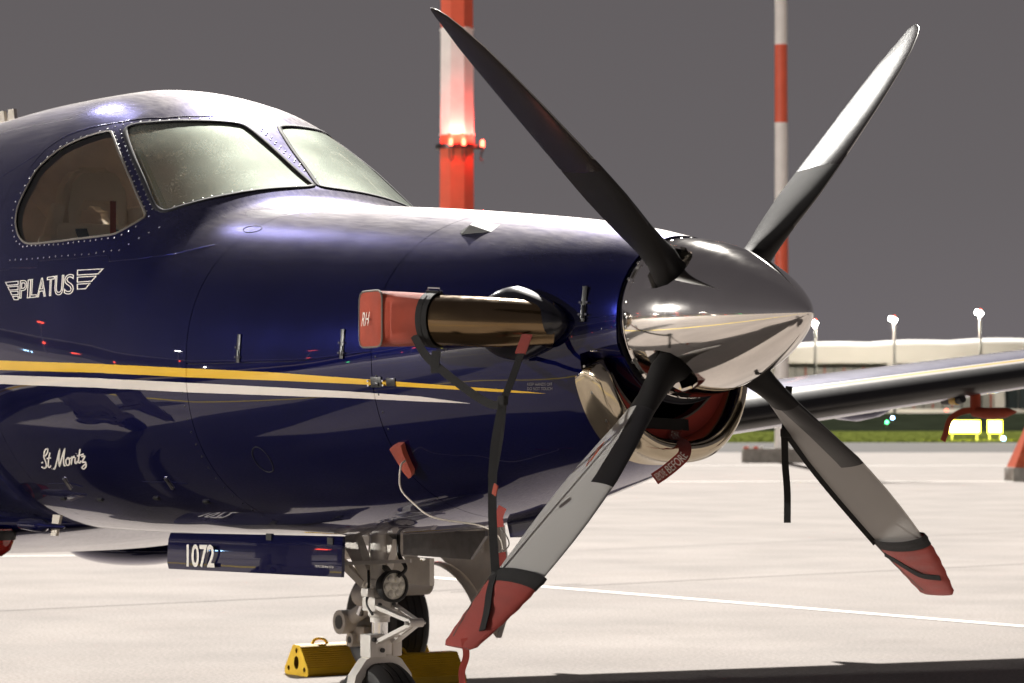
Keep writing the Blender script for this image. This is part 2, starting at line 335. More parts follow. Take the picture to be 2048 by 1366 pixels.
# ------------------------------------------------------------------ fuselage surface  (u along the body, t round it from the top)
# u, top z, bottom z, half width, z of widest point, upper exponent, lower exponent, aft shear of the sides
T=np.array([
 ( 0.00,1.895,1.300,0.245,1.645,2.0,2.0,0.0),
 (-0.10,1.910,1.245,0.262,1.645,2.0,2.2,0.0),
 (-0.30,1.947,1.170,0.352,1.625,2.0,2.45,0.0),
 (-0.60,1.990,1.090,0.470,1.60,2.05,2.3,0.0),
 (-1.00,2.033,1.000,0.575,1.56,2.1,2.2,0.0),
 (-1.50,2.080,0.935,0.670,1.53,2.15,2.25,0.0),
 (-2.00,2.120,0.905,0.745,1.53,2.25,2.3,0.0),
 (-2.30,2.150,0.895,0.780,1.55,2.4,2.3,0.05),
 (-2.42,2.215,0.890,0.790,1.56,2.5,2.3,0.08),
 (-2.65,2.355,0.885,0.805,1.60,2.45,2.3,0.10),
 (-2.90,2.505,0.880,0.820,1.63,2.35,2.3,0.08),
 (-3.15,2.615,0.875,0.830,1.66,2.25,2.3,0.05),
 (-3.60,2.690,0.869,0.840,1.72,2.15,2.3,0.0),
 (-4.20,2.700,0.866,0.840,1.76,2.05,2.3,0.0),
 (-5.00,2.682,0.862,0.840,1.77,2.0,2.3,0.0),
 (-7.00,2.675,0.862,0.840,1.77,2.0,2.3,0.0)])

def pchip(xk, yk, x):
    h = np.diff(xk); d = np.diff(yk)/h; m = np.zeros(len(xk))
    for i in range(1, len(xk)-1):
        if d[i-1]*d[i] > 0:
            w1 = 2*h[i]+h[i-1]; w2 = h[i]+2*h[i-1]; m[i] = (w1+w2)/(w1/d[i-1]+w2/d[i])
    m[0] = d[0]; m[-1] = d[-1]
    i = np.clip(np.searchsorted(xk, x)-1, 0, len(h)-1); s = (x-xk[i])/h[i]
    return ((1+2*s)*(1-s)**2)*yk[i]+s*(1-s)**2*h[i]*m[i]+s*s*(3-2*s)*yk[i+1]+s*s*(s-1)*h[i]*m[i+1]
def S(u, t):
    u = np.asarray(u, float); t = np.asarray(t, float)
    zt, zb, w_, zm, nu, nl, sh = [pchip(-T[:, 0], T[:, i], -u) for i in range(1, 8)]
    c = np.cos(t); s = np.sin(t); up = c >= 0
    h = np.where(up, zt-zm, zm-zb); n = np.where(up, nu, nl)
    rr = (np.abs(s/w_)**n+np.abs(c/h)**n)**(-1/n)
    return np.stack([u-sh*np.where(up, s*s, 1.0), -rr*s, zm+rr*c], -1)
def SN(u, t, fn=None, e=1e-4):
    fn = fn or S; u = np.asarray(u, float); t = np.asarray(t, float)
    n = np.cross(fn(u, t+e)-fn(u, t-e), fn(u+e, t)-fn(u-e, t))
    return n/np.linalg.norm(n, axis=-1, keepdims=True)
def SO(u, t, off=0., fn=None): return (fn or S)(u, t)+SN(u, t, fn)*off
_q = SN(-3., math.pi/2)
SGN = 1. if _q[1] < 0 else -1.
def P3(uv, off=0.): return Vector(S(uv[0], uv[1])+SGN*SN(uv[0], uv[1])*off)
def N3(uv): return Vector(SGN*SN(uv[0], uv[1]))
def inpoly(x, y, poly):
    poly = np.asarray(poly); ins = np.zeros(len(x), bool); j = len(poly)-1
    for i in range(len(poly)):
        xi, yi = poly[i]; xj, yj = poly[j]
        k = ((yi > y) != (yj > y)) & (x < (xj-xi)*(y-yi)/(yj-yi+1e-15)+xi); ins ^= k; j = i
    return ins
def densify(poly, step, ks, closed=True):
    out = []; n = len(poly)
    for i in range(n if closed else n-1):
        a = np.array(poly[i]); b = np.array(poly[(i+1) % n]); L = np.hypot((b-a)[0], (b-a)[1]*ks); k = max(1, int(math.ceil(L/step)))
        out += [tuple(a+(b-a)*j/k) for j in range(k)]
    if not closed: out.append(tuple(poly[-1]))
    return out
def rounded(poly, n=2, f=.25):       # corner-cut a closed polygon
    for _ in range(n):
        o = []
        for i in range(len(poly)):
            a = np.array(poly[i]); b = np.array(poly[(i+1) % len(poly)]); o += [tuple(a+(b-a)*f), tuple(b+(a-b)*f)]
        poly = o
    return poly
def patch(name, outline, mats, parent, holes=(), paints=(), step=.03, off=0., rim=.008, ks=.7, fn=None, flip=1., warp=None):
    """piece of the surface inside outline (u,t): holes cut out, paints = [(polygon, material index)], edges folded inwards"""
    fn = fn or S; sg = SGN*flip
    lines = [densify(outline, step, ks)]+[densify(h, step*.7, ks) for h in holes]+[densify(p, step, ks) for p, _ in paints]
    pts = []; edges = []
    for ln in lines:
        o = len(pts); pts += ln; edges += [(o+i, o+(i+1) % len(ln)) for i in range(len(ln))]
    L = np.array(pts); ol = np.array(outline); lo = ol.min(0); hi = ol.max(0)
    gu = np.arange(lo[0]+step*.5, hi[0], step); gt = np.arange(lo[1]+step/ks*.5, hi[1], step/ks)
    G = np.array(np.meshgrid(gu, gt)).reshape(2, -1).T
    G = G[inpoly(G[:, 0], G[:, 1], outline)]
    if len(G):
        keep = np.ones(len(G), bool)
        for k in range(0, len(G), 400):
            d = (G[k:k+400, None, 0]-L[None, :, 0])**2+((G[k:k+400, None, 1]-L[None, :, 1])*ks)**2
            keep[k:k+400] = d.min(1) > (step*.45)**2
        G = G[keep]; allp = np.vstack([L, G])
    else: allp = L
    vo, _, fo, *_r = delaunay_2d_cdt([Vector((float(a), float(b*ks))) for a, b in allp], edges, [], 0, 1e-6)
    V = np.array([(v[0], v[1]/ks) for v in vo]); F = np.array([tuple(f) for f in fo if len(f) == 3])
    cx = V[F].mean(1); ok = inpoly(cx[:, 0], cx[:, 1], outline)
    for h in holes: ok &= ~inpoly(cx[:, 0], cx[:, 1], h)
    F = F[ok]; cx = cx[ok]; mi = np.zeros(len(F), int)
    for p, k in paints: mi[inpoly(cx[:, 0], cx[:, 1], p)] = k
    N = sg*SN(V[:, 0], V[:, 1], fn); X = fn(V[:, 0], V[:, 1])+N*off
    if warp is not None: X, N = warp(X, N)
    a = X[F]; fnrm = np.cross(a[:, 1]-a[:, 0], a[:, 2]-a[:, 0]); bad = (fnrm*N[F[:, 0]]).sum(1) < 0; F[bad] = F[bad][:, ::-1]
    verts = [tuple(x) for x in X]; faces = [tuple(int(i) for i in f) for f in F]; norms = [tuple(x) for x in N]; ml = list(mi)
    if rim:
        from collections import Counter
        cnt = Counter(); dirn = {}
        for fi, f in enumerate(faces):
            for i in range(3):
                e_ = (f[i], f[(i+1) % 3]); cnt[tuple(sorted(e_))] += 1; dirn[tuple(sorted(e_))] = (e_, ml[fi])
        for k, c in cnt.items():
            if c == 1:
                (i, j), m_ = dirn[k]; A, B = X[i], X[j]; o = len(verts)
                nn = np.cross(B-A, N[i]); ln = np.linalg.norm(nn); nn = nn/ln if ln > 0 else N[i]
                verts += [tuple(A), tuple(B), tuple(B-N[j]*rim), tuple(A-N[i]*rim)]; norms += [tuple(nn)]*4
                faces.append((o+1, o, o+3, o+2)); ml.append(m_)
    mb = MB(); mb.v = verts; mb.f = faces; mb.mats = list(mats); mb.m = [int(x) for x in ml]
    return mb.build(name, parent, normals=norms, fix=False)
def ribbon(mb, uvs, wid, h, m, closed=False, step=.02, base=.0004):   # low strip lying on the skin along a (u,t) line
    uvs = densify(uvs, step, .7, closed); P = [P3(q) for q in uvs]; Nn = [N3(q) for q in uvs]; n = len(P); vs = []
    for i in range(n):
        d = (P[(i+1) % n]-P[i-1]) if closed else (P[min(i+1, n-1)]-P[max(i-1, 0)])
        b = Nn[i].cross(d).normalized(); e_ = min(wid*.2, h)
        for x, z in ((-wid/2, base), (-wid/2+e_, h), (wid/2-e_, h), (wid/2, base)): vs.append(P[i]+b*x+Nn[i]*z)
    fs = []
    for i in range(n if closed else n-1):
        j = (i+1) % n; fs += [(i*4+q, i*4+q+1, j*4+q+1, j*4+q) for q in range(3)]
    return mb.add(vs, fs, m)
def rivets(mb, uvs, sp, r, m, closed=False):
    d = densify(uvs, .004, .7, closed); acc = sp; prev = None
    for q in d:
        p = P3(q)
        if prev is not None: acc += (p-prev).length
        prev = p
        if acc >= sp:
            acc = 0; n = N3(q); a = n.orthogonal().normalized(); b = n.cross(a)
            vs = [p+(a*math.cos(k*math.pi/3)+b*math.sin(k*math.pi/3))*r for k in range(6)]+[p+(a*math.cos(k*math.pi/3)+b*math.sin(k*math.pi/3))*r*.6+n*r*.38 for k in range(6)]
            mb.add(vs, [(k, (k+1) % 6, 6+(k+1) % 6, 6+k) for k in range(6)]+[tuple(range(6, 12))], m)
def rect(u0, u1, t0, t1): return [(u0, t0), (u1, t0), (u1, t1), (u0, t1)]
def mirror(p): return [(a, 2*math.pi-b) for a, b in p]
def mirror0(p): return [(a, -b) for a, b in p]

UV={'side_window': [(-3.1729, 0.563), (-3.2271, 0.5863), (-3.3133, 0.6405), (-3.3984, 0.7032), (-3.4434, 0.7665), (-3.4809, 0.8354), (-3.4765, 0.9242), (-3.4825, 0.9955), (-3.4736, 1.0443), (-3.4413, 1.0997), (-3.382, 1.1458), (-3.3175, 1.1661), (-3.2452, 1.165), (-2.9804, 1.12), (-2.7606, 1.0722), (-2.6374, 1.0324), (-2.6, 0.9937), (-2.5634, 0.9365), (-2.5475, 0.8922), (-2.5886, 0.8654), (-2.8192, 0.7283), (-3.1343, 0.5681)], 'windshield': [(-3.0794, 0.5381), (-3.0951, 0.5112), (-3.0804, 0.4855), (-3.0074, 0.4172), (-2.9303, 0.2855), (-2.8774, 0.1042), (-2.8511, 0.0832), (-2.7061, 0.0556), (-2.5564, 0.038), (-2.4505, 0.0163), (-2.4318, 0.0127), (-2.42, 0.0682), (-2.4111, 0.2131), (-2.4092, 0.399), (-2.4166, 0.5649), (-2.4449, 0.7051), (-2.4812, 0.8069), (-2.5029, 0.8338), (-2.5366, 0.8346), (-2.5704, 0.8221), (-2.7303, 0.725), (-2.9565, 0.6055)], 'yellow': [(-3.7716, 1.7639), (-3.6219, 1.7538), (-3.4705, 1.7396), (-3.3356, 1.7218), (-3.2025, 1.7036), (-3.0756, 1.6891), (-2.9536, 1.6764), (-2.8381, 1.6645), (-2.7282, 1.6537), (-2.627, 1.6411), (-2.5345, 1.6236), (-2.4488, 1.6095), (-2.3702, 1.6039), (-2.2983, 1.6019), (-2.2263, 1.599), (-2.1563, 1.5959), (-2.0857, 1.594), (-2.0119, 1.5953), (-1.929, 1.6003), (-1.8478, 1.6054), (-1.7684, 1.6106), (-1.6906, 1.616), (-1.6142, 1.6215), (-1.5393, 1.6271), (-1.4723, 1.6341), (-1.4065, 1.6435), (-1.3419, 1.6551), (-1.2786, 1.6686), (-1.2165, 1.6836), (-1.1558, 1.6998), (-1.0933, 1.7177), (-1.0322, 1.7361), (-0.9724, 1.755), (-0.9139, 1.7758), (-0.8567, 1.7984), (-0.8008, 1.8227), (-0.7462, 1.8482), (-0.693, 1.8747), (-0.6385, 1.9031), (-0.5855, 1.9323), (-0.5342, 1.9626), (-0.4846, 1.9948), (-0.4219, 2.0436), (-0.361, 2.0975), (-0.4229, 2.0523), (-0.4865, 2.0117), (-0.5363, 1.9807), (-0.5878, 1.9516), (-0.641, 1.9236), (-0.6956, 1.8963), (-0.7489, 1.871), (-0.8036, 1.8467), (-0.8595, 1.8238), (-0.9168, 1.8023), (-0.9753, 1.7828), (-1.0351, 1.7651), (-1.0961, 1.7477), (-1.1584, 1.7308), (-1.2191, 1.7163), (-1.281, 1.7029), (-1.3442, 1.691), (-1.4086, 1.6809), (-1.4743, 1.6731), (-1.5412, 1.6675), (-1.616, 1.6623), (-1.6922, 1.6571), (-1.7699, 1.6521), (-1.8492, 1.6473), (-1.9303, 1.6426), (-2.0131, 1.6381), (-2.0868, 1.6365), (-2.1574, 1.6382), (-2.2275, 1.6412), (-2.2996, 1.6439), (-2.3716, 1.6459), (-2.4506, 1.6516), (-2.537, 1.666), (-2.6305, 1.6838), (-2.7327, 1.6966), (-2.8435, 1.7077), (-2.9598, 1.72), (-3.0828, 1.7332), (-3.2109, 1.7485), (-3.3453, 1.7672), (-3.481, 1.7854), (-3.6325, 1.7994), (-3.7827, 1.8099)], 'white': [(-3.79, 1.8343), (-3.6395, 1.8236), (-3.488, 1.8097), (-3.3521, 1.7919), (-3.217, 1.7732), (-3.0883, 1.758), (-2.9647, 1.7449), (-2.8479, 1.7329), (-2.7365, 1.722), (-2.6337, 1.7097), (-2.5396, 1.6921), (-2.4526, 1.6775), (-2.3732, 1.6716), (-2.3013, 1.6697), (-2.2291, 1.667), (-2.1588, 1.6641), (-2.0882, 1.6625), (-2.0147, 1.6642), (-1.932, 1.6699), (-1.8512, 1.6759), (-1.772, 1.682), (-1.6945, 1.6884), (-1.6185, 1.6949), (-1.5439, 1.7016), (-1.4772, 1.7084), (-1.4118, 1.7174), (-1.3477, 1.7287), (-1.2849, 1.7419), (-1.2233, 1.7567), (-1.1631, 1.7726), (-1.0967, 1.7926), (-1.0318, 1.8133), (-0.9684, 1.8346), (-0.9063, 1.8582), (-0.8457, 1.884), (-0.7941, 1.9134), (-0.7437, 1.9442), (-0.6944, 1.9761), (-0.6464, 2.0091), (-0.6957, 1.9837), (-0.7462, 1.9591), (-0.7978, 1.9355), (-0.8505, 1.913), (-0.9112, 1.8885), (-0.9734, 1.8662), (-1.0369, 1.846), (-1.1017, 1.8264), (-1.168, 1.8074), (-1.2283, 1.7926), (-1.2897, 1.779), (-1.3525, 1.767), (-1.4166, 1.7568), (-1.482, 1.7491), (-1.5487, 1.7433), (-1.6233, 1.7371), (-1.6992, 1.7311), (-1.7767, 1.7253), (-1.8558, 1.7197), (-1.9366, 1.7143), (-2.0191, 1.7093), (-2.0924, 1.7076), (-2.163, 1.7091), (-2.2334, 1.7119), (-2.3059, 1.7143), (-2.3779, 1.7163), (-2.4582, 1.7227), (-2.5462, 1.7379), (-2.6417, 1.755), (-2.7459, 1.7668), (-2.8582, 1.7774), (-2.9762, 1.7893), (-3.1009, 1.8024), (-3.2308, 1.8178), (-3.3671, 1.8366), (-3.5033, 1.854), (-3.6545, 1.8675), (-3.8056, 1.8784)], 'lap1': [(-3.6397, 1.3359), (-3.4939, 1.3201), (-3.4061, 1.3049), (-3.3985, 1.2969), (-3.1342, 1.2596), (-3.1366, 1.23), (-2.831, 1.1825), (-2.6135, 1.1329)], 'lap2': [(-2.6059, 1.1286), (-2.587, 1.1559), (-2.4067, 1.0911), (-2.2788, 1.0222), (-2.1463, 0.9359)], 'lap3': [(-3.8113, 0.8731), (-3.6802, 0.8075), (-3.5771, 0.7483)], 'topframe': [(-3.5566, 0.8229), (-3.5327, 0.7252), (-3.4814, 0.6574), (-3.412, 0.6075), (-3.2797, 0.5441), (-3.1543, 0.4864), (-3.0194, 0.3736), (-2.9617, 0.2433), (-2.9412, 0.0858)], 'logo': [(-3.4225, 1.3537), (-2.6103, 1.1976), (-2.5667, 1.3104), (-3.404, 1.447)], 'script': [(-3.2917, 2.1334), (-2.8162, 2.0706), (-2.9436, 2.2065), (-3.4482, 2.2778)], 'warn': [(-0.4176, 1.9775), (-0.3316, 2.033), (-0.3364, 2.0885), (-0.4224, 2.0303)], 'latch1': (-1.7404, 1.5033), 'latch2': (-1.1901, 1.5083), 'latch3': (-0.221, 1.3854), 'latch4': (-1.0321, 1.7476), 'plug': (-1.0198, 2.2135), 'port': (-1.7308, 2.0741), 'scoop': (-0.887, 0.6217), 'plate': (-0.9656, 1.7624), 'bump': (-2.0598, 0.7761), 'slots': [[(-3.5091, 2.3807), (-3.2554, 2.3363), (-3.1562, 2.3458)], [(-2.5507, 2.2296), (-2.36, 2.199), (-2.2707, 2.2106)]], 'bars': [[(-3.2713, 2.306), (-3.3068, 2.3819)], [(-2.3664, 2.1732), (-2.3811, 2.2492)]], 'hingebits': [(-3.5245, 2.4885), (-3.1247, 2.4398), (-2.5778, 2.3573), (-2.2724, 2.3459)], 'rv_side': [(-3.1553, 0.5611), (-3.3288, 0.63), (-3.4253, 0.7016), (-3.467, 0.7729), (-3.4965, 0.847), (-3.5064, 0.9369), (-3.5249, 0.9999), (-3.5074, 1.0593), (-3.4678, 1.1153), (-3.4053, 1.1672), (-3.3176, 1.1861), (-3.2393, 1.171), (-2.9725, 1.133), (-2.7531, 1.0861), (-2.621, 1.0437), (-2.5811, 1.01), (-2.5437, 0.9407)], 'rv_post': [[(-3.1237, 0.5653), (-2.8066, 0.7225), (-2.537, 0.8863)], [(-3.1086, 0.5426), (-2.798, 0.7006), (-2.5462, 0.85)]], 'rv_ws': [(-2.5026, 0.8227), (-2.4531, 0.6721), (-2.4295, 0.5286), (-2.4155, 0.3703), (-2.4168, 0.217), (-2.4302, 0.0439)], 'rv_top': [(-3.2305, 0.5748), (-3.1082, 0.4897), (-3.0005, 0.3866), (-2.9454, 0.2542), (-2.9184, 0.0754)], 'rv_low': [(-3.4118, 1.2614), (-3.0407, 1.2009), (-2.7308, 1.1474), (-2.5569, 1.0901), (-2.4816, 0.9817), (-2.43, 0.8746)], 'rv_post2': [[(-2.8845, 0.0339), (-2.6558, 0.0151), (-2.4458, 6.2476)], [(-2.8686, 0.0184), (-2.6322, 6.2718), (-2.4324, 6.2255)]], 'plug_poly': [(-1.042, 2.124), (-1.0108, 2.1149), (-0.9832, 2.121), (-0.9932, 2.171), (-1.0123, 2.3016), (-1.0305, 2.3297), (-1.045, 2.3317), (-1.0469, 2.2876)]}

PL = thing('turboprop_airplane', (-5.0, 0, 0), 'dark blue single propeller aeroplane with yellow and white side stripes parked on the apron', 'airplane')
g = .0016                                    # half the gap between neighbouring panels
U1, U2, U3 = -1.05, -2.05, -3.64
RD = math.radians
UF = -.109
yel, wht = UV['yellow'], UV['white']
pm = [NAVY, YEL, WHT]
cuts = [(yel, 1), (wht, 2)]
cutsb = cuts+[(mirror(yel), 1), (mirror(wht), 2)]
WS = UV['windshield']; SW = UV['side_window']
WSr = rounded(WS, 1, .2); SWr = rounded(SW, 1, .2)
TL = RD(107)
patch('cowl_panel', rect(U1+g, UF, -RD(88), RD(88)), pm, PL)
patch('cowl_panel', [(U1+g, RD(88)+.004), (UF, RD(88)+.004), (UF, TL), (-.232, TL), (-.232, RD(117)), (-.20, RD(150)), (-.17, RD(180)),
                     (-.20, RD(210)), (-.232, RD(243)), (-.232, RD(360)-TL), (UF, RD(360)-TL), (UF, RD(272)-.004), (U1+g, RD(272)-.004)], pm, PL, paints=cutsb)
patch('cowl_panel', rect(U2+g, U1-g, -RD(90), RD(90)), pm, PL)
patch('cowl_panel', rect(U2+g, U1-g, RD(90)+.004, RD(270)-.004), pm, PL, paints=cutsb)
mz = lambda p: [(a, b-2*math.pi) for a, b in mirror(p)]
wshole = WSr; swhole = SWr
# fuselage skin in two shells; t runs from the belly round over the top so the windows are not on a seam
patch('fuselage_shell', rect(U3+g, U2-g, -math.pi, math.pi), pm, PL, holes=[wshole, swhole, mirror0(wshole), mirror0(swhole)],
      paints=cuts+[(mirror0(yel), 1), (mirror0(wht), 2)], step=.028)
def cab(u, s): return rounded([(u-.20, s*RD(54)), (u+.20, s*RD(54)), (u+.20, s*RD(84)), (u-.20, s*RD(84))], 2)
CW = [cab(u, s) for u in (-3.95, -4.55, -5.15, -5.75) for s in (1, -1)]
patch('cabin_shell', rect(-6.9, U3-g, -math.pi, math.pi), pm, PL, holes=CW, paints=[([(U3-.3, 1.80), (-3.0, 1.755), (-3.0, 1.795), (U3-.3, 1.84)], 0)]+
      [([(-7.2, 2.03), (U3, 1.7508), (U3, 1.7945), (-7.2, 2.075)], 1), ([(-7.2, 2.10), (U3, 1.8228), (U3, 1.866), (-7.2, 2.15)], 2)], step=.05)
mb = MB()
for U in (U1, U2, U3):
    k = 120; vs = []
    for i in range(k+1):
        t = -math.pi+2*math.pi*i/k
        for du in (-.03, .03): vs.append(P3((U+du, t), -.0075))
    mb.add(vs, [(2*i, 2*i+1, 2*i+3, 2*i+2) for i in range(k)], NAVYD)
for t0, ua, ub in ((RD(88.2), UF, U1), (RD(90.2), U1, U2), (RD(271.8), UF, U1), (RD(269.8), U1, U2)):
    vs = []; k = 40
    for i in range(k+1):
        for dt in (-.04, .04): vs.append(P3((ua+(ub-ua)*i/k, t0+dt), -.0075))
    mb.add(vs, [(2*i, 2*i+1, 2*i+3, 2*i+2) for i in range(k)], NAVYD)
tag(mb.build('seam_backing', PL), kind='stuff')
# rear fuselage cone, tail
mb = MB(); vs = []; k = 48
for i in range(13):
    s = i/12; x = -6.88-5.6*s; sc_ = (1-s)**.8*.93+.07
    for j in range(k):
        p = S(-6.9, 2*math.pi*j/k); vs.append((x, p[1]*sc_, 2.25+.25*s+(p[2]-2.25)*sc_))
mb.add(vs, [(i*k+j, i*k+(j+1) % k, (i+1)*k+(j+1) % k, (i+1)*k+j) for i in range(12) for j in range(k)], NAVY); mb.build('tail_cone', PL, 80)
mb = MB(); mb.prism([(-10.3, -.05, 2.6), (-12.4, -.05, 2.5), (-12.9, -.05, 4.1), (-12.0, -.05, 4.1)], (0, .1, 0), NAVY); mb.build('tail_fin', PL)
mb = MB(); mb.prism([(-11.9, -2.5, 4.1), (-12.7, -2.5, 4.1), (-13.1, 0, 4.1), (-12.7, 2.5, 4.1), (-11.9, 2.5, 4.1), (-11.7, 0, 4.1)], (0, 0, .08), NAVY); mb.build('tailplane', PL)
# ---- glazing
def glaze(poly, nm, mats, sealm, sw, mir):
    p = mirror0(poly) if mir else poly
    o = patch(nm, p, mats, PL, off=-.004, rim=0, step=.03)
    b = MB(); ribbon(b, p, sw, .003, sealm, closed=True); b.build('window_seal', o, 50)
    return o
for mir in (False, True):
    o = glaze(WSr, 'windshield', [WSGLASS], SEAL, .020, mir)
    o = glaze(SWr, 'side_window', [SWGLASS], SEALG, .010, mir)
# cabin lining, bulkhead, coaming
for p in CW:
    o = patch('cabin_window', p, [SWGLASS], PL, off=-.004, rim=0, step=.05); b = MB(); ribbon(b, p, .012, .003, SEALG, closed=True); b.build('window_seal', o, 50)
lin = [(-6.2, -math.pi*.72), (-2.46, -math.pi*.72), (-2.46, math.pi*.72), (-6.2, math.pi*.72)]
def grow(p, k):
    c = np.mean(p, 0); return [tuple(c+(np.array(q)-c)*k) for q in p]
patch('cabin_liner', lin, [LINER], PL, holes=[grow(WSr, 1.02), grow(SWr, 1.02), mirror0(grow(WSr, 1.02)), mirror0(grow(SWr, 1.02))]+CW, off=-.035, rim=0, step=.06)
mb = MB(); vs = [P3((-6.19, 2*math.pi*i/40), -.03) for i in range(40)]; mb.add(vs, [tuple(range(40))], LINER); mb.build('cabin_bulkhead', PL)
mb = MB(); mb.box((-4.3, 0, 1.16), (3.6, .9, .04), LINER); mb.build('cabin_floor', PL)
mb = MB(); vs = [P3((-2.47, 2*math.pi*i/40), -.02) for i in range(40)]; mb.add(vs, [tuple(range(40))], PANELM)
mb.box((-2.66, 0, 1.93), (.42, 1.30, .20), PANELM, bev=.05); mb.build('instrument_panel', PL)
# pilot seats
def seat(y):
    Z, XO = .10, -.17
    mb = MB()
    mb.box((-3.42+XO, y, 1.66+Z), (.15, .46, .66), SEATM, Matrix.Rotation(-.12, 4, 'Y'), bev=.05)
    mb.box((-3.44+XO, y, 1.965+Z), (.13, .40, .12), SEATM, Matrix.Rotation(-.12, 4, 'Y'), bev=.045)
    o = mb.build('pilot_seat', PL, 50)
    h = MB()
    arch = [(-.145, 1.985), (-.15, 2.09), (-.13, 2.20), (-.07, 2.255), (.07, 2.255), (.13, 2.20), (.15, 2.09), (.145, 1.985), (.075, 1.985), (.07, 2.06), (.045, 2.10), (-.045, 2.10), (-.07, 2.06), (-.075, 1.985)]
    bm = bmesh.new(); f = bm.faces.new([bm.verts.new((-3.53+XO, y+a, z+Z)) for a, z in arch])
    r_ = bmesh.ops.extrude_face_region(bm, geom=[f]); bmesh.ops.translate(bm, vec=(.11, 0, .0), verts=[v for v in r_['geom'] if isinstance(v, bmesh.types.BMVert)])
    bmesh.ops.recalc_face_normals(bm, faces=bm.faces); bmesh.ops.bevel(bm, geom=bm.edges[:], offset=.022, segments=3, affect='EDGES'); bm.verts.index_update()
    h.add([v.co[:] for v in bm.verts], [[v.index for v in q.verts] for q in bm.faces], SEATM); bm.free()
    h.build('headrest', o, 60)
    for s_ in (-1, 1):
        h = MB(); h.box((-3.43+XO, y+s_*.185, 2.03+Z), (.07, .05, .15), SEATM, Matrix.Rotation(s_*.25, 4, 'X'), bev=.02); h.build('shoulder_wing', o, 60)
        h = MB(); strap_mesh(h, [(-3.38+XO, y+s_*.09, 2.0+Z), (-3.352+XO, y+s_*.085, 1.93+Z), (-3.33+XO, y+s_*.08, 1.75+Z), (-3.28+XO, y+s_*.05, 1.45+Z)], .05, (1, 0, .2), BELT, .006); h.build('seat_belt', o, 60)
    h = MB(); h.box((-3.335+XO, y+.03, 2.045+Z), (.004, .026, .14), RED, bev=.001); h.build('warning_ribbon', o)
seat(-.36); seat(.42)
# sun visor rail and struts behind the windshield
for s_ in (1, -1):
    mb = MB(); a = P3((-3.0, s_*.545), -.06); b_ = P3((-2.53, s_*.80), -.06)
    mb.bar(a, b_, .018, .010, GOLD, N3((-2.8, s_*.65))); mb.bar(a+Vector((-.03, 0, -.01)), b_+Vector((-.04, 0, -.01)), .008, .008, GOLD); mb.build('visor_rail', PL)
# ---- laps, rivets, small fittings
mb = MB()
for k_ in ('lap1', 'lap2', 'lap3', 'topframe'): ribbon(mb, UV[k_], .004 if k_ != 'topframe' else .006, .0016, NAVY)
mb.build('skin_lap', PL, 60)
mb = MB()
rivets(mb, UV['rv_side'], .034, .0042, STEEL)
for q in UV['rv_post']+UV['rv_post2']: rivets(mb, [(a, b if b < 3.2 else b-2*math.pi) for a, b in q], .034, .0045, STEEL)
for k_ in ('rv_ws', 'rv_top'): rivets(mb, UV[k_], .036, .0042, STEEL)
rivets(mb, UV['rv_low'], .045, .0038, STEEL)
rivets(mb, [(-2.075, RD(a)) for a in range(98, 150, 4)], .045, .0042, DARKM)
rivets(mb, [(U1+.02, RD(a)) for a in range(92, 140, 4)], .06, .004, DARKM)
tag(mb.build('rivet', PL, 60), kind='stuff')
def latch(uv, L=.085, wd=.017):
    p = P3(uv); n = N3(uv); up_ = (Vector((0, 0, 1))-n*n.z).normalized(); sd_ = n.cross(up_)
    M = Matrix((sd_, up_, n)).transposed()
    mb = MB(); mb.box(p+n*.002, (wd, L, .004), DARKM, M, bev=.001)
    mb.box(p+n*.005-up_*L*.22, (wd*.55, L*.35, .006), NEARBLK, M, bev=.001)
    mb.cyl(p+n*.003+sd_*wd*.7+up_*.004, p+n*.008+sd_*wd*.7+up_*.004, .004, CHROME, 8); mb.cyl(p+n*.003-sd_*wd*.7+up_*.004, p+n*.008-sd_*wd*.7+up_*.004, .004, CHROME, 8)
    mb.cyl(p+n*.003+sd_*wd*.7-up_*L*.3, p+n*.008+sd_*wd*.7-up_*L*.3, .004, CHROME, 8); mb.cyl(p+n*.003-sd_*wd*.7-up_*L*.3, p+n*.008-sd_*wd*.7-up_*L*.3, .004, CHROME, 8)
    return mb.build('cowl_latch', PL, 30)
latch(UV['latch1'], .10); latch(UV['latch2'], .10); latch(UV['latch3'], .115)
latch(UV['latch4'], .035, .05)
mb = MB(); p = P3(UV['plate']); n = N3(UV['plate']); up_ = (Vector((0, 0, 1))-n*n.z).normalized()
mb.box(p+n*.0015, (.042, .028, .003), NEARBLK, Matrix((n.cross(up_), up_, n)).transposed(), bev=.0008); mb.build('latch_plate', PL)
mb = MB(); ring = [(UV['port'][0]+.045*math.cos(a), UV['port'][1]+.075*math.sin(a)) for a in np.linspace(0, 2*math.pi, 25)[:-1]]
ribbon(mb, ring, .004, .002, NAVYD, closed=True); mb.build('access_cover', PL)
for k_ in (0, 1):
    mb = MB(); ribbon(mb, UV['slots'][k_], .004, .002, NAVY); a, b_ = UV['bars'][k_]; mb.bar(P3(a, .004), P3(b_, .004), .010, .006, STEEL, N3(a)); mb.build('vent_flap', PL)
for q in UV['hingebits']:
    mb = MB(); p = P3(q, .003); n = N3(q); mb.bar(p-Vector((.02, 0, 0)), p+Vector((.02, 0, 0)), .012, .006, DARKM, n); mb.build('door_hinge', PL)
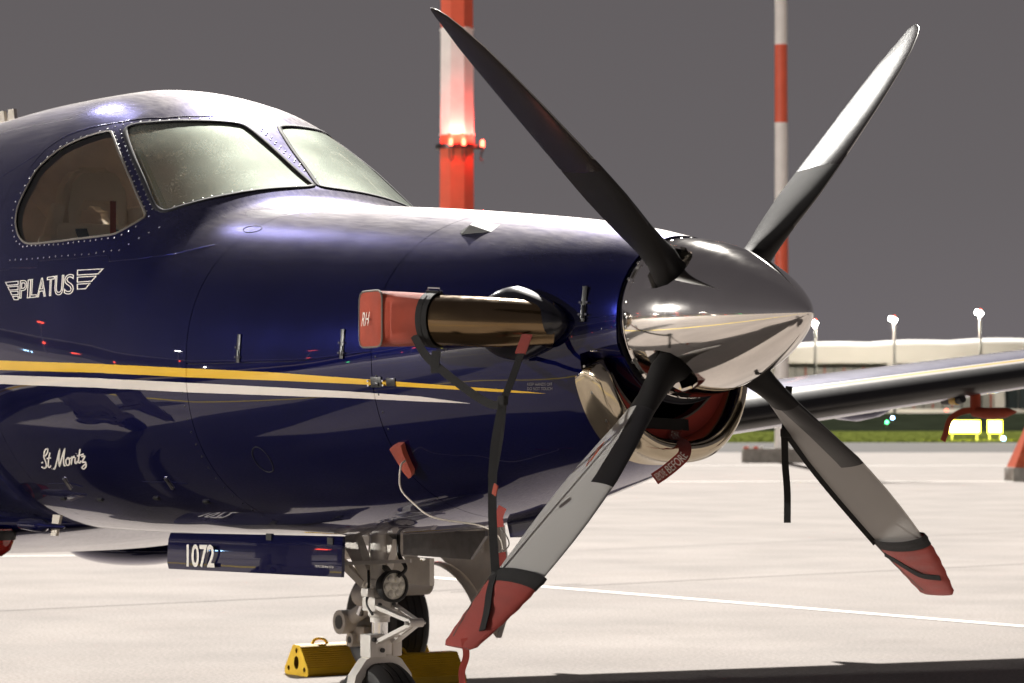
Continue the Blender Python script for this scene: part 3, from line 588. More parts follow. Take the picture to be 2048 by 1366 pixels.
# small air scoop on the cowl top
mb = MB(); a = P3((-.80, UV['scoop'][1]-.03)); n = N3(UV['scoop']); c_ = P3((-.93, UV['scoop'][1]+.05)); 
su = (a-c_).normalized(); sv = n.cross(su)
vs = [c_+sv*.004, c_-sv*.004+n*.002, a+sv*.03, a-sv*.03, (c_+su*.055)+n*.026+sv*.014, (c_+su*.055)+n*.026-sv*.014, (c_+su*.02)+sv*.03, (c_+su*.02)-sv*.03]
mb.add(vs, [(0, 6, 4), (0, 4, 5, 1), (1, 5, 7), (6, 2, 4), (4, 2, 3, 5), (5, 3, 7)], RUB); mb.build('air_scoop', PL)
ring = [(UV['bump'][0]+.05*math.cos(a), UV['bump'][1]+.035*math.sin(a)) for a in np.linspace(0, 2*math.pi, 25)[:-1]]
mb = MB(); ribbon(mb, ring, .003, .0015, NAVYD, closed=True); mb.build('access_cover', PL)

# ---- lettering on the skin
def on_skin(mb, quad, pts, faces, m, off=.0014):       # pts in 0..1 inside the quad TL TR BR BL
    q = [np.array(x) for x in quad]; vs = []
    for a, b in pts:
        uv = (q[0]*(1-a)+q[1]*a)*b+(q[3]*(1-a)+q[2]*a)*(1-b); vs.append(P3(uv, off))
    return mb.add(vs, faces, m)
def stroke(poly, wd, asp, closed=True):           # outline as a ribbon of quads in unit space; asp = quad width / height
    n = len(poly); A = [np.array((p[0]*asp, p[1])) for p in poly]; vs = []
    for i in range(n):
        a = A[i-1] if (closed or i > 0) else A[i]; b = A[i]; c = A[(i+1) % n] if (closed or i < n-1) else A[i]
        d1 = (b-a)/(np.linalg.norm(b-a)+1e-9); d2 = (c-b)/(np.linalg.norm(c-b)+1e-9)
        if not closed and i == 0: d1 = d2
        if not closed and i == n-1: d2 = d1
        n1 = np.array((-d1[1], d1[0])); n2 = np.array((-d2[1], d2[0])); mn = n1+n2; mn = mn/(np.linalg.norm(mn)+1e-9); k = min(1/max(.45, mn@n1), 2.2)
        for s_ in (-1, 1): p = b+mn*k*wd/2*s_; vs.append((p[0]/asp, p[1]))
    return vs, [(2*i, 2*i+1, 2*((i+1) % n)+1, 2*((i+1) % n)) for i in range(n if closed else n-1)]
def loops(body):
    vs, fs, lo, hi = text2d(body); cnt = {}
    for f in fs:
        for i in range(len(f)):
            a, b = f[i], f[(i+1) % len(f)]
            if (b, a) in cnt: del cnt[(b, a)]
            else: cnt[(a, b)] = 1
    nx = dict(cnt.keys()); out = []
    while nx:
        s0 = next(iter(nx)); lp = [s0]; c = nx.pop(s0)
        while c != s0 and c in nx: lp.append(c); c = nx.pop(c)
        out.append([((vs[i][0]-lo[0])/(hi[0]-lo[0]), (vs[i][1]-lo[1])/(hi[1]-lo[1])) for i in lp])
    return out
mb = MB(); LG = UV['logo']; asp = 3.9
x0, x1 = .172, .762                       # the word between the two wings
for ch_i, ch in enumerate('PILATUS'):
    wds = [.155, .055, .135, .175, .145, .165, .170]; st = x0+(x1-x0)*sum(wds[:ch_i]); wd_ = (x1-x0)*wds[ch_i]*.86
    for lp in loops(ch):
        v_, f_ = stroke([(st+a*wd_+.012*(b-.5), .06+b*.80) for a, b in lp], .038, asp); on_skin(mb, LG, v_, f_, LETTER)
for k_ in range(4):
    h0, h1 = .86-.235*k_, .86-.235*k_-.16
    l0, l1 = .0+.028*k_, .0+.028*k_+.018
    v_, f_ = stroke([(l0, h0), (.150, h0), (.150, h1), (l1, h1)], .038, asp); on_skin(mb, LG, v_, f_, LETTER)
for k_ in range(3):
    h0, h1 = 1.0-.285*k_, 1.0-.285*k_-.20
    r0, r1 = 1.0-.052*k_, 1.0-.052*k_-.036
    v_, f_ = stroke([(.785, h0), (r0, h0), (r1, h1), (.785, h1)], .038, asp); on_skin(mb, LG, v_, f_, LETTER)
mb.build('maker_emblem', PL, 80, label='white outlined word between two striped wings')
# hand-written town name, drawn as pen strokes (photo coordinates of the lettering sheet scaled to 0..1)
SCR = [[(.02, .12), (.08, .05), (.13, .15), (.12, .35), (.08, .60), (.10, .90), (.16, .95), (.15, .78), (.10, .62)], [(.02, .30), (.06, .34)],
       [(.21, .80), (.18, .40), (.17, .15), (.20, .10), (.23, .2)], [(.14, .52), (.24, .56)], [(.245, .02), (.25, .03)],
       [(.27, .06), (.31, .05), (.37, .45), (.42, .92), (.41, .50), (.42, .18), (.47, .55), (.53, .95), (.51, .50), (.52, .22), (.55, .20)],
       [(.60, .55), (.56, .45), (.57, .24), (.62, .24), (.64, .45), (.60, .56), (.66, .52)], [(.66, .52), (.69, .58), (.67, .28), (.69, .50), (.73, .62), (.74, .55)],
       [(.76, .58), (.75, .34), (.78, .30), (.80, .42)], [(.775, .74), (.78, .76)], [(.85, .95), (.83, .55), (.82, .36), (.85, .32), (.87, .42)], [(.79, .64), (.93, .72)],
       [(.88, .60), (.95, .62), (.90, .36), (.96, .34), (.97, .14), (.92, .02), (.89, .10), (.96, .26)]]
mb = MB()
for st_ in SCR:
    pts = [(v.x, v.y) for v in catmull([(a, b, 0) for a, b in st_], 5)] if len(st_) > 2 else st_
    v_, f_ = stroke(pts, .072, 2.2, closed=False); on_skin(mb, UV['script'], v_, f_, LETTER)
mb.build('town_name', PL, 80, label='cream handwritten town name')
mb = MB(); vs, fs, lo, hi = text2d('KEEP HANDS OFF\nDO NOT TOUCH')
on_skin(mb, UV['warn'], [((v[0]-lo[0])/(hi[0]-lo[0]), (v[1]-lo[1])/(hi[1]-lo[1])) for v in vs], fs, TRIM); mb.build('warning_text', PL)

# ---- exhaust stack with its fairing
HZ = 1.65
AX = [(-.32, -.36, 1.630), (-.39, -.49, 1.634), (-.48, -.572, 1.640), (-.585, -.632, 1.646), (-.65, -.660, 1.650)]
for sy in (1, -1):
    ax = catmull([(a, b*sy, c) for a, b, c in AX], 6); mb = MB(); mb.tube(ax, [.074+.006*min(1, i/8) for i in range(len(ax))], EXH, 40, cap=False)
    o = mb.build('exhaust_stack', PL, 60)
    mb = MB(); vs = []; n1, n2 = 28, 20
    for i in range(n2+1):
        th = math.pi*i/n2
        for k_ in range(n1):
            ph = 2*math.pi*k_/n1; x = math.cos(th); rr = math.sin(th)**.9
            xx = -.415+(.17 if x > 0 else .13)*x; vs.append((xx, sy*(-.425-.085*rr*math.cos(ph)+.05*x), 1.635+.118*rr*math.sin(ph)*(1-.35*max(0, x))))
    mb.add(vs, [(i*n1+k_, i*n1+(k_+1) % n1, (i+1)*n1+(k_+1) % n1, (i+1)*n1+k_) for i in range(n2) for k_ in range(n1)], NEARBLK)  # navy fairing, coloured near black to hold the shade under the pipe
    mb.build('exhaust_fairing', PL, 80)

# ---- chin intake: polished lip, duct
mb = MB(); n = 60; ts = [TL-.02+(2*math.pi-2*TL+.04)*i/n for i in range(n+1)]
prof = [(-.26, 1.000, .0022), (-.235, 1.0, .004), (-.205, .985, .004), (-.182, .955, 0), (-.166, .92, 0), (-.160, .885, 0), (-.167, .85, 0), (-.19, .82, 0), (-.26, .80, 0)]
vs = []
for i, t in enumerate(ts):
    a = (i/n-.5)*2; tip = max(0, 1-(1-abs(a))/.19); fwd = .075*(1-abs(a)**2.2)-.005
    base = S(-.235, t); cz = 1.60
    for j, (x, k_, o_) in enumerate(prof):
        kk = 1-(1-k_)*(1-.45*tip**2); xx = -.225+(x+.225)*(1-.45*tip)+(fwd*max(0, min(1, (x+.27)/.05)))*(1-tip)
        ss = S(max(min(xx, -.12), -.6), t) if j < 2 else base
        curl = 1-.20*tip**2.2; y = ss[1]*kk*curl; z = 1.645+(cz+(ss[2]-cz)*kk-1.645)*(1-.05*tip)-.035*tip**2*(1-j/9); nn = SGN*SN(-.24, t); vs.append((xx, y+nn[1]*o_, z+nn[2]*o_))
m_ = len(prof)
mb.add(vs, [(i*m_+j, i*m_+j+1, (i+1)*m_+j+1, (i+1)*m_+j) for i in range(n) for j in range(m_-1)], LIPM)
lip = mb.build('intake_lip', PL, 70)
mb = MB(); 
for i in range(3, n-2, 6):
    p = Vector(vs[i*m_+1]); nn = Vector(SGN*SN(-.36, ts[i])); mb.lathe(p, nn, [(0, .006), (.002, .005), (.0025, 0)], STEEL, 10)
tag(mb.build('lip_screw', lip), kind='stuff')
mb = MB(); ck = []                               # cheek that closes the cowl side in to the curled lip ends
for i in range(n+1):
    p0 = Vector(SO(-.236, ts[i], -.001*SGN)); p1 = Vector(vs[i*m_]); ck += [p0, p0.lerp(p1, .5)+Vector((.003, 0, .0)), p1+Vector((-.002, 0, .0))]
mb.add(ck, [(i*3+q, i*3+q+1, i*3+4+q, i*3+3+q) for i in range(n) for q in range(2) if i < .11*n or i > .88*n], NAVY)
top_rim = []
for sgn in (0, n):
    o_ = len(top_rim)
    for q in range(9):
        s_ = q/8; tt = ts[sgn]; a_ = Vector(SO(-.30+.19*s_, tt, -.001*SGN)); rr_ = .262; e_ = Vector((a_.x, (-1 if a_.y < 0 else 1)*.262*math.sin(RD(118)), 1.645+.262*math.cos(RD(118)))); top_rim += [a_, a_.lerp(e_, .5)+Vector((0, 0, -.012)), e_]
    mb.add(top_rim[o_:], [(q*3+k2, q*3+k2+1, q*3+4+k2, q*3+3+k2) for q in range(8) for k2 in range(2)], NAVY)
mb.build('cowl_cheek', PL, 70)
DV = [Vector(vs[i*m_+m_-1]) for i in range(n+1)]
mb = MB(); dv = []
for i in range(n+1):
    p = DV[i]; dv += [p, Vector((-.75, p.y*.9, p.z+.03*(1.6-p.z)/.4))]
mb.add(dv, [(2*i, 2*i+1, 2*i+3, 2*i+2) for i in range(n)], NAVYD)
rv = []; k_ = 40                                       # underside of the round nose ring above the intake
for i in range(k_+1):
    t = TL+(2*math.pi-2*TL)*i/k_
    for x, rad in ((UF, .262), (UF-.02, .265), (-.40, .262), (-.75, .25)): rv.append((x, -rad*math.sin(t), 1.645+rad*math.cos(t)))
mb.add(rv, [(i*4+j, i*4+j+1, (i+1)*4+j+1, (i+1)*4+j) for i in range(k_) for j in range(3)], NAVY)
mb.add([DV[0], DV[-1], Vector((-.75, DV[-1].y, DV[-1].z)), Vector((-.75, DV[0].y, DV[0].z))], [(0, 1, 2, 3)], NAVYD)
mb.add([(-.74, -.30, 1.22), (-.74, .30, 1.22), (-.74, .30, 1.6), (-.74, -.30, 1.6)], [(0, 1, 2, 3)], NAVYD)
mb.build('intake_duct', PL, 60)
# front bulkhead behind the propeller
mb = MB(); mb.lathe((UF-.01, 0, 1.64), (1, 0, 0), [(0, .262), (.005, .255), (.006, 0)], NAVYD, 48); mb.build('nose_bulkhead', PL)

# ---- propeller
prop = bpy.data.objects.new('propeller', None); COL.objects.link(prop); hang(prop, PL)
HUB = Vector((.014, 0, HZ))
def spr(x):
    s = np.clip((np.asarray(x, float)+.09)/(.52+.09), 0, 1); return .252*np.maximum(1-s**1.75, 1e-6)**.80
def SP(x, ph): x = np.asarray(x, float); r_ = spr(x); return np.stack([x, r_*np.sin(ph), HZ+r_*np.cos(ph)], -1)
PHI0 = 41.96
blades = [RD(PHI0+90*k_) for k_ in range(4)]
slots = []
for ph in blades:
    pts = [(-.0899, .42), (-.055, .40), (-.01, .39), (.045, .37), (.085, .31), (.110, .20), (.120, .07)]
    pl_ = [(x, d) for x, d in pts]+[(x, -d) for x, d in pts[::-1]]
    slots.append([(x, (ph+d)) for x, d in pl_])
SGN_ = SGN
_t = SN(.1, 0., SP); FL = (1. if _t[2] > 0 else -1.)*SGN
off0 = RD(PHI0-45)
ol = [(-.09, off0), (.515, off0), (.515, off0+2*math.pi), (-.09, off0+2*math.pi)]
patch('spinner', ol, [SPIN], prop, holes=[s_ for s_ in slots], step=.014, rim=.010, ks=.2, fn=SP, flip=FL)
mb = MB(); mb.lathe((-.105, 0, HZ), (1, 0, 0), [(0, .02), (0, .250), (.004, .2535), (.014, .2535), (.018, .246), (.085, .243), (.10, .21), (.10, .02)], SPIN, 96)
mb.build('spinner_backplate', prop, 30)
mb = MB(); mb.lathe((.511, 0, HZ), (1, 0, 0), [(0, .0122), (.005, .009), (.0075, 0)], SPIN, 32); mb.build('spinner_tip', prop, 30)
mb = MB()
for k_ in range(40):
    ph = off0+2*math.pi*(k_+.5)/40
    if any(abs((ph-b+math.pi) % (2*math.pi)-math.pi) < .43 for b in blades): continue
    p = SP(-.078, ph); mb.lathe(p, (0.06, math.sin(ph), math.cos(ph)), [(0, .0055), (.002, .005), (.0025, .003), (.0025, 0)], STEEL, 10)
for ph in blades:
    for d in (-.25, 0, .25):
        p = (-.096, .2535*math.sin(ph+d), HZ+.2535*math.cos(ph+d)); mb.lathe(p, (0, math.sin(ph+d), math.cos(ph+d)), [(0, .006), (.003, .005), (.003, 0)], STEEL, 10)
tag(mb.build('spinner_screw', prop), kind='stuff')
RB = 1.335
def sect(r, grow_=0.):                      # chord, thickness, twist, centre shift at radius fraction r
    xs = [.10, .16, .22, .30, .40, .50, .60, .70, .80, .88, .94, .975, .993, 1.0]
    ch = [.100, .104, .120, .164, .212, .238, .240, .230, .208, .178, .128, .088, .050, .016]
    tk = [.100, .098, .085, .056, .040, .031, .025, .020, .016, .013, .010, .007, .005, .003]
    be = [-6, -6, -6, -4, 0, 4, 6, 7, 8, 8.5, 9, 9, 9, 9]
    sh = [0, 0, .002, .004, .008, .010, .008, .004, -.004, -.012, -.022, -.034, -.045, -.052]
    return [float(np.interp(r, xs, a)) for a in (ch, tk, be, sh)]
def ring(ph, r, gr=0., n=28, full=False):
    Rv = Vector((0, math.sin(ph), math.cos(ph))); Nv = Vector((0, -math.cos(ph), math.sin(ph)))
    ch, tk, be, sh = sect(min(r, 1.0)); be = RD(be); C = Vector((1, 0, 0))*math.cos(be)+Nv*math.sin(be); A = Nv*math.cos(be)-Vector((1, 0, 0))*math.sin(be)
    rnd = max(0, min(1, (.24-r)/.10)); out = []
    ch += gr*2; tk += gr*2
    for i in range(n):
        a = 2*math.pi*i/n; s = (1-math.cos(a))/2                # 0 leading, 1 trailing
        air = 1.6*(1.05*math.sqrt(s)*(1-s)**.9+.06*(1-s)*s) ; el = abs(math.sin(a))
        hf = (air*(1-rnd)+el*rnd)*tk*.62; sd_ = 1 if a < math.pi else -1
        if sd_ > 0: hf *= (1.25 if rnd < .5 else 1); 
        else: hf *= (.72 if rnd < .5 else 1)
        out.append(HUB+Rv*(r*RB)+C*((.5-s)*ch+sh)-A*(hf*sd_))   # first half: camber face B, second half: face A
    return out
rs = [.10, .13, .16, .19, .22, .26, .30, .35, .40, .45, .488, .492, .50, .52, .525, .56, .62, .68, .74, .80, .84, .88, .91, .94, .96, .975, .985, .993, 1.0]
NS = 28
for bi, ph in enumerate(blades):
    mb = MB(); vs = []
    for r in rs: vs += ring(ph, r)
    for i in range(len(rs)-1):
        rm = (rs[i]+rs[i+1])/2
        for j in range(NS):
            s = (1-math.cos(2*math.pi*(j+.5)/NS))/2; faceB = j < NS/2
            if rm < .30: m = BLKM
            elif s < .012 and rm > .53: m = STEEL
            elif faceB: m = BOOT if (rm < .522 and s < .42) else GREYP
            else: m = BLKM if rm < .49 else BLKP
            o = i*NS; mb.f.append((o+j, o+(j+1) % NS, o+NS+(j+1) % NS, o+NS+j)); mb.m.append(mb.mi(m))
    mb.v = [tuple(v) for v in vs]
    o_ = (len(rs)-1)*NS; mb.f.append(tuple(o_+j for j in range(NS))); mb.m.append(mb.mi(GREYP))
    mb.build('propeller_blade', prop, 50)
    # raised edge of the boot
    hb = MB(); hb.lathe(HUB+Vector((0, math.sin(ph), math.cos(ph)))*.10, (0, math.sin(ph), math.cos(ph)), [(0, .085), (.03, .085), (.04, .07), (.06, .062), (.06, 0)], DARKM, 24); hb.build('blade_root_clamp', prop)
# maker badge decals on the lower blades
def onblade(ph, r, s, side, off=.0012):
    a = ring(ph, r, off); 
    j = min(range(NS//2+1), key=lambda k_: abs((1-math.cos(2*math.pi*k_/NS))/2-s)); return a[j] if side == 'B' else a[-j]
ph = blades[2]
mb = MB(); c0 = [onblade(ph, r, .74, 'B') for r in (.41, .425, .445, .46)]
mb.tube([onblade(ph, .40, .72, 'B', .002), onblade(ph, .44, .68, 'B', .002), onblade(ph, .475, .72, 'B', .002), onblade(ph, .475, .76, 'B', .002), onblade(ph, .44, .80, 'B', .002), onblade(ph, .40, .76, 'B', .002)], .0008, ORNG, 6, closed=True)
strap_mesh(mb, c0, .006, Vector((0, -.7, .7)), ORNG, .001)
mb.build('maker_badge', prop)

# ---- wings
def airfoil():
    xs = [0, .004, .014, .03, .05, .058, .075, .092, .10, .108, .125, .16, .22, .30, .40, .52, .65, .78, .90, 1.0]
    th = lambda x: 5*.16*(.2969*math.sqrt(x)-.126*x-.3516*x*x+.2843*x**3-.1015*x**4)
    cm = lambda x: .02*(1-(2*x-1)**2)
    return [(x, cm(x)+th(x)) for x in xs[::-1]]+[(x, cm(x)-th(x)*.92) for x in xs[1:]]
AF = airfoil()
def wing(sy):
    mb = MB(); vs = []; ys = [.55, .84, 1.5, 2.2, 3.0, 3.8, 4.6, 5.4, 6.2, 7.0, 7.7, 8.0, 8.13]; nA = len(AF)
    for y in ys:
        le = -4.78-.055*(y-.84); c = 2.08-.118*(y-.84); z0 = .960+.112*(y-.84); tf = 1.0
        if y > 7.9: tf = .6 if y < 8.1 else .15
        for x, z in AF: xx = le-x*c; vs.append((xx, y*sy, z0+z*c*tf+(.35-x)*c*.035))
    for i in range(len(ys)-1):
        for j in range(nA-1):
            xm = (AF[j][0]+AF[j+1][0])/2; upper = j < 19
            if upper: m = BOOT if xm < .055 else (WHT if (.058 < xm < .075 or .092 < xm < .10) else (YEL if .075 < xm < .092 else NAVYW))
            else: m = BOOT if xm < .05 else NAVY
            o = i*nA; mb.f.append((o+j, o+j+1, o+nA+j+1, o+nA+j)); mb.m.append(mb.mi(m))
    mb.v = vs; o = mb.build('wing', PL, 40)
    for yy in (2.05, 4.05, 5.9):                # flap track fairings
        le = -4.78-.055*(yy-.84); c = 2.08-.118*(yy-.84); z0 = .960+.112*(yy-.84); f_ = MB()
        f_.lathe((le-c*.54, yy*sy, z0-.075), (-1, 0, -.03), [(0, .002), (.06, .055), (.2, .10), (.38, .120), (.54, .105), (.68, .065), (.80, .025), (.83, 0)], NAVY, 24); f_.build('flap_track_fairing', o, 70)
    return o
wing(1); wing(-1)
mb = MB()                                     # wing root fairing under the cabin
vs = []; k_ = 48
for x, wd_, zc, h_ in ((-3.9, .2, .90, .02), (-4.3, .6, .90, .08), (-4.9, .95, .90, .165), (-5.6, 1.05, .88, .165), (-6.6, 1.0, .87, .17), (-7.6, .6, .90, .12), (-8.3, .2, .95, .03)):
    for j in range(k_):
        a = 2*math.pi*j/k_; c_, s_ = math.cos(a), math.sin(a); rr = (abs(c_)**3+abs(s_)**3)**(-1/3); vs.append((x, wd_*c_*rr, zc+h_*s_*rr))
mb.add(vs, [(i*k_+j, i*k_+(j+1) % k_, (i+1)*k_+(j+1) % k_, (i+1)*k_+j) for i in range(6) for j in range(k_)], NAVY); mb.build('wing_root_fairing', PL, 70)
mb = MB(); vs = []                            # smooth dark pod under the belly
for i in range(17):
    th = math.pi*i/16
    for j in range(24): ph = 2*math.pi*j/24; vs.append((-6.42+.46*math.cos(th), 1.2+.28*math.sin(th)*math.cos(ph), .672+.088*math.sin(th)*math.sin(ph)))
mb.add(vs, [(i*24+j, i*24+(j+1) % 24, (i+1)*24+(j+1) % 24, (i+1)*24+j) for i in range(16) for j in range(24)], NAVY); mb.build('belly_pod', PL, 80)
# ---- aerials, belly fittings
for x in (-5.33, -5.22):
    mb = MB(); mb.prism([(x+.05, -.008, 2.66), (x-.05, -.008, 2.66), (x-.04, -.006, 2.757), (x+.015, -.006, 2.757)], (0, .016, 0), ANT); mb.build('blade_antenna', PL)
mb = MB(); mb.prism([(-3.70, -.50, .945), (-3.63, -.50, .945), (-3.67, -.50, .860), (-3.72, -.50, .860)], (0, .012, 0), ANT); mb.build('blade_antenna', PL)
mb = MB(); mb.lathe((-3.86, -.52, .900), (1, 0, .0), [(-.12, .001), (-.10, .02), (0, .026), (.12, .026), (.15, .012), (.30, .009), (.32, 0)], NAVY, 16); mb.build('belly_probe', PL)
mb = MB(); mb.lathe((-4.24, -.5, .872), (0, 0, -1), [(0, .07), (.05, .07), (.09, .055), (.115, .02), (.118, 0)], BEAC, 24)
mb.lathe((-4.24, -.5, .845), (0, 0, -1), [(-.02, .074), (.0, .078), (.02, .074)], DARKM, 24); mb.build('anticollision_beacon', PL)
# chin vent under the cowl
mb = MB(); mb.prism([(-1.16, .02, 1.0), (-.90, .02, 1.04), (-.93, .02, .955), (-1.13, .02, .925)], (0, .16, 0), NAVY); mb.build('oil_cooler_vent', PL)

# ---- nose gear
NG = bpy.data.objects.new('nose_gear', None); COL.objects.link(NG); hang(NG, PL)
X = -1.961
mb = MB(); mb.lathe((X, 0, .95), (0, 0, -1), [(0, .036), (.20, .036), (.205, .040), (.225, .040), (.23, .034), (.285, .034), (.29, .044), (.335, .044), (.345, .036), (.36, .036)], GEARW, 28)
mb.box((X, 0, .655), (.09, .10, .05), GEARW, bev=.006); mb.box((X+.02, -.065, .70), (.05, .03, .03), GEARW, bev=.005)
for sy in (-1, 1): mb.cyl((X+.045, sy*.03, .655), (X+.052, sy*.03, .655), .008, DARKM, 10)
mb.build('shock_strut', NG, 30)
mb = MB(); mb.cyl((X, 0, .61), (X, 0, .51), .029, CHROME, 28); mb.build('piston', NG)
mb = MB(); mb.lathe((X, 0, .545), (0, 0, -1), [(0, .03), (.005, .046), (.07, .046), (.075, .04)], GEARW, 28)
mb.box((X+.01, -.035, .505), (.075, .07, .085), GEARW, bev=.008); mb.box((X+.0, .055, .50), (.07, .04, .07), GEARD, bev=.006)
for a, b_ in ((-.055, .53), (-.02, .53), (-.02, .49)): mb.cyl((X+.045, a, b_), (X+.056, a, b_), .0085, DARKM, 12)
arch = [(-.128, .20), (-.135, .32), (-.118, .40), (-.075, .455), (-.035, .475), (.035, .475), (.075, .455), (.118, .40), (.135, .32), (.128, .20)]
inn = [(.102, .20), (.108, .32), (.092, .38), (.055, .425), (.02, .438), (-.02, .438), (-.055, .425), (-.092, .38), (-.108, .32), (-.102, .20)]
mb2 = MB(); n = len(arch); vs = [(X+.028, a, z) for a, z in arch]+[(X+.028, a, z) for a, z in inn[::-1]]+[(X-.028, a, z) for a, z in arch]+[(X-.028, a, z) for a, z in inn[::-1]]
fs = []
for i in range(n-1): fs += [(i, i+1, n+i+1, n+i), (2*n+i, 3*n+i, 3*n+i+1, 2*n+i+1), (i, 2*n+i, 2*n+i+1, i+1), (n+i, n+i+1, 3*n+i+1, 3*n+i)]
fs += [(0, n, 3*n, 2*n), (n-1, 3*n-1, 4*n-1, 2*n-1)]
mb2.add(vs, fs, GEARW); mb2.v += []; 
mb2.build('wheel_fork', NG, 40); mb.build('fork_yoke', NG, 30)
def tyre(x, y, z, rad, wd_, par):
    mb = MB(); h = wd_/2; mb.lathe((x, y, z), (0, 1, 0), [(-h*.72, rad*.55), (-h*.92, rad*.66), (-h, rad*.78), (-h*.92, rad*.9), (-h*.66, rad*.975), (-h*.42, rad*.998), (-h*.40, rad*.985), (-h*.36, rad*.985), (-h*.34, rad), (-h*.04, rad), (-h*.02, rad*.985), (h*.02, rad*.985), (h*.04, rad), (h*.34, rad), (h*.36, rad*.985), (h*.40, rad*.985), (h*.42, rad*.998), (h*.66, rad*.975), (h*.92, rad*.9), (h, rad*.78), (h*.92, rad*.66), (h*.72, rad*.55)], TYRE, 56)
    mb.build('tyre', par, 35)
    mb = MB(); mb.lathe((x, y, z), (0, 1, 0), [(-h*.70, 0), (-h*.70, rad*.12), (-h*.5, rad*.15), (-h*.45, rad*.45), (-h*.72, rad*.52), (-h*.74, rad*.56), (0, rad*.50), (h*.74, rad*.56), (h*.72, rad*.52), (h*.45, rad*.45), (h*.5, rad*.15), (h*.70, rad*.12), (h*.70, 0)], RUB if rad > .25 else GEARD, 40); mb.build('wheel_rim', par, 35)
tyre(X, 0, .222, .222, .16, NG)
for sgn in (1,):
    mb = MB(); ap = Vector((-1.717, 0, .600))
    for sy in (-1, 1): mb.bar((X+.045, sy*.035, .648), (ap.x, sy*.012, ap.z+.003), .030, .014, GEARW, (0, 0, 1), wid1=.018)
    mb.bar((X+.10, -.03, .637), (X+.10, .03, .637), .02, .01, GEARW)
    mb.cyl(ap+Vector((0, -.03, 0)), ap+Vector((0, .03, 0)), .016, GEARW, 16); mb.cyl(ap+Vector((0, -.042, 0)), ap+Vector((0, .042, 0)), .007, STEEL, 12); mb.build('torque_link', NG, 30)
    mb = MB()
    for sy in (-1, 1): mb.bar((X+.045, sy*.035, .520), (ap.x, sy*.012, ap.z-.003), .030, .014, GEARW, (0, 0, 1), wid1=.018)
    mb.bar((X+.11, -.03, .545), (X+.11, .03, .545), .02, .01, GEARW); mb.build('torque_link', NG, 30)
# landing lamp
mb = MB(); c = Vector((-1.86, -.004, .725)); 
mb.lathe(c, (1, 0, 0), [(-.055, .02), (-.05, .045), (-.02, .0585), (.008, .0595), (.012, .057), (.012, .050), (.006, .048)], RUB, 36)
mb.lathe(c, (1, 0, 0), [(.004, .049), (.0075, .03), (.008, 0)], LENS, 32)
for k_ in range(7):
    a = k_*math.pi/3; rr = 0 if k_ == 6 else .030
    mb.lathe(c+Vector((.007, rr*math.cos(a), rr*math.sin(a))), (1, 0, 0), [(0, .0135), (.004, .0115), (.006, .006), (.0065, 0)], LENS, 14)
mb.bar(c+Vector((-.03, 0, .05)), (X+.02, 0, .80), .02, .012, DARKM); mb.build('landing_lamp', NG, 35)
mb = MB()                                      # drag brace, actuators, hoses
mb.bar((-2.14, -.02, .905), (-1.99, -.02, .735), .085, .035, GEARD, (0, 1, 0), wid1=.05)
mb.bar((-1.90, .02, .905), (-1.97, .02, .75), .05, .03, GEARD, (0, 1, 0)); mb.bar((-2.19, -.06, .83), (-2.02, -.03, .725), .030, .022, GEARD, (0, 1, 0))
mb.cyl((-2.20, -.07, .84), (-2.20, .07, .84), .03, GEARD, 16); mb.build('drag_brace', NG, 30)
mb = MB(); mb.bar((-2.085, -.09, .800), (-1.73, -.01, .822), .013, .006, GEARW, (0, 1, 0)); mb.bar((-2.10, -.093, .799), (-2.075, -.088, .8005), .018, .008, RED, (0, 1, 0))
mb.build('steering_placard', NG)
mb = MB(); mb.tube(catmull([(-1.88, .03, .92), (-1.86, .02, .84), (-1.83, .03, .79), (-1.85, .01, .76)]), .007, RUB, 8); mb.tube(catmull([(-1.96, -.05, .78), (-1.95, -.055, .72), (-1.97, -.05, .66), (-1.93, -.05, .62)]), .005, RUB, 8); mb.build('brake_hose', NG, 60)
mb = MB(); mb.box((-2.20, .17, .865), (.22, .02, .11), GEARD, bev=.004); mb.box((-2.185, .157, .868), (.075, .004, .045), PLATE); mb.box((-2.02, .18, .77), (.26, .02, .10), GEARD)
mb.build('gear_bay_frame', NG)
# doors
def bay_door(sy):
    mb = MB(); a = Vector((-3.06, sy*.30, .888)); b_ = Vector((-1.717, sy*.30, .917)); c_ = Vector((-1.717, sy*.305, .772)); d_ = Vector((-3.065, sy*.305, .747))
    t_ = Vector((0, -sy*.012, 0)); k_ = 6; vs = []
    def bulge(s): return Vector((0, sy*.003*math.sin(math.pi*s), 0))
    for i in range(k_+1):
        s = i/k_; l = a.lerp(d_, s)+bulge(s); r_ = b_.lerp(c_, s)+bulge(s); ins = .012 if i in (0, k_) else 0
        vs += [l+Vector((ins, 0, 0)), r_-Vector((ins*.4, 0, 0)), l+t_+Vector((ins, 0, 0)), r_+t_-Vector((ins*.4, 0, 0))]
    fs = []
    for i in range(k_):
        o = i*4; fs += [(o, o+1, o+5, o+4), (o+2, o+6, o+7, o+3), (o, o+4, o+6, o+2), (o+1, o+3, o+7, o+5)]
    fs += [(0, 2, 3, 1), (k_*4, k_*4+1, k_*4+3, k_*4+2)]
    mb.add(vs, fs, NAVY); return mb.build('nose_gear_door', PL, 40)
DR = bay_door(-1)
mb = MB(); text_plane(mb, '1072', (-2.875, -.316, .762), (.228, 0, .005), (0, -.0, .088), LETTER, (0, -1, 0), .0035, bold=.022); mb.build('door_number', DR)
mb = MB(); text_plane(mb, 'TYRE PRESSURE 60 psi / 4.1 bar', (-1.90, -.310, .797), (.14, 0, .003), (0, 0, .012), LETTER, (0, -1, 0), .0035); mb.build('pressure_text', DR)
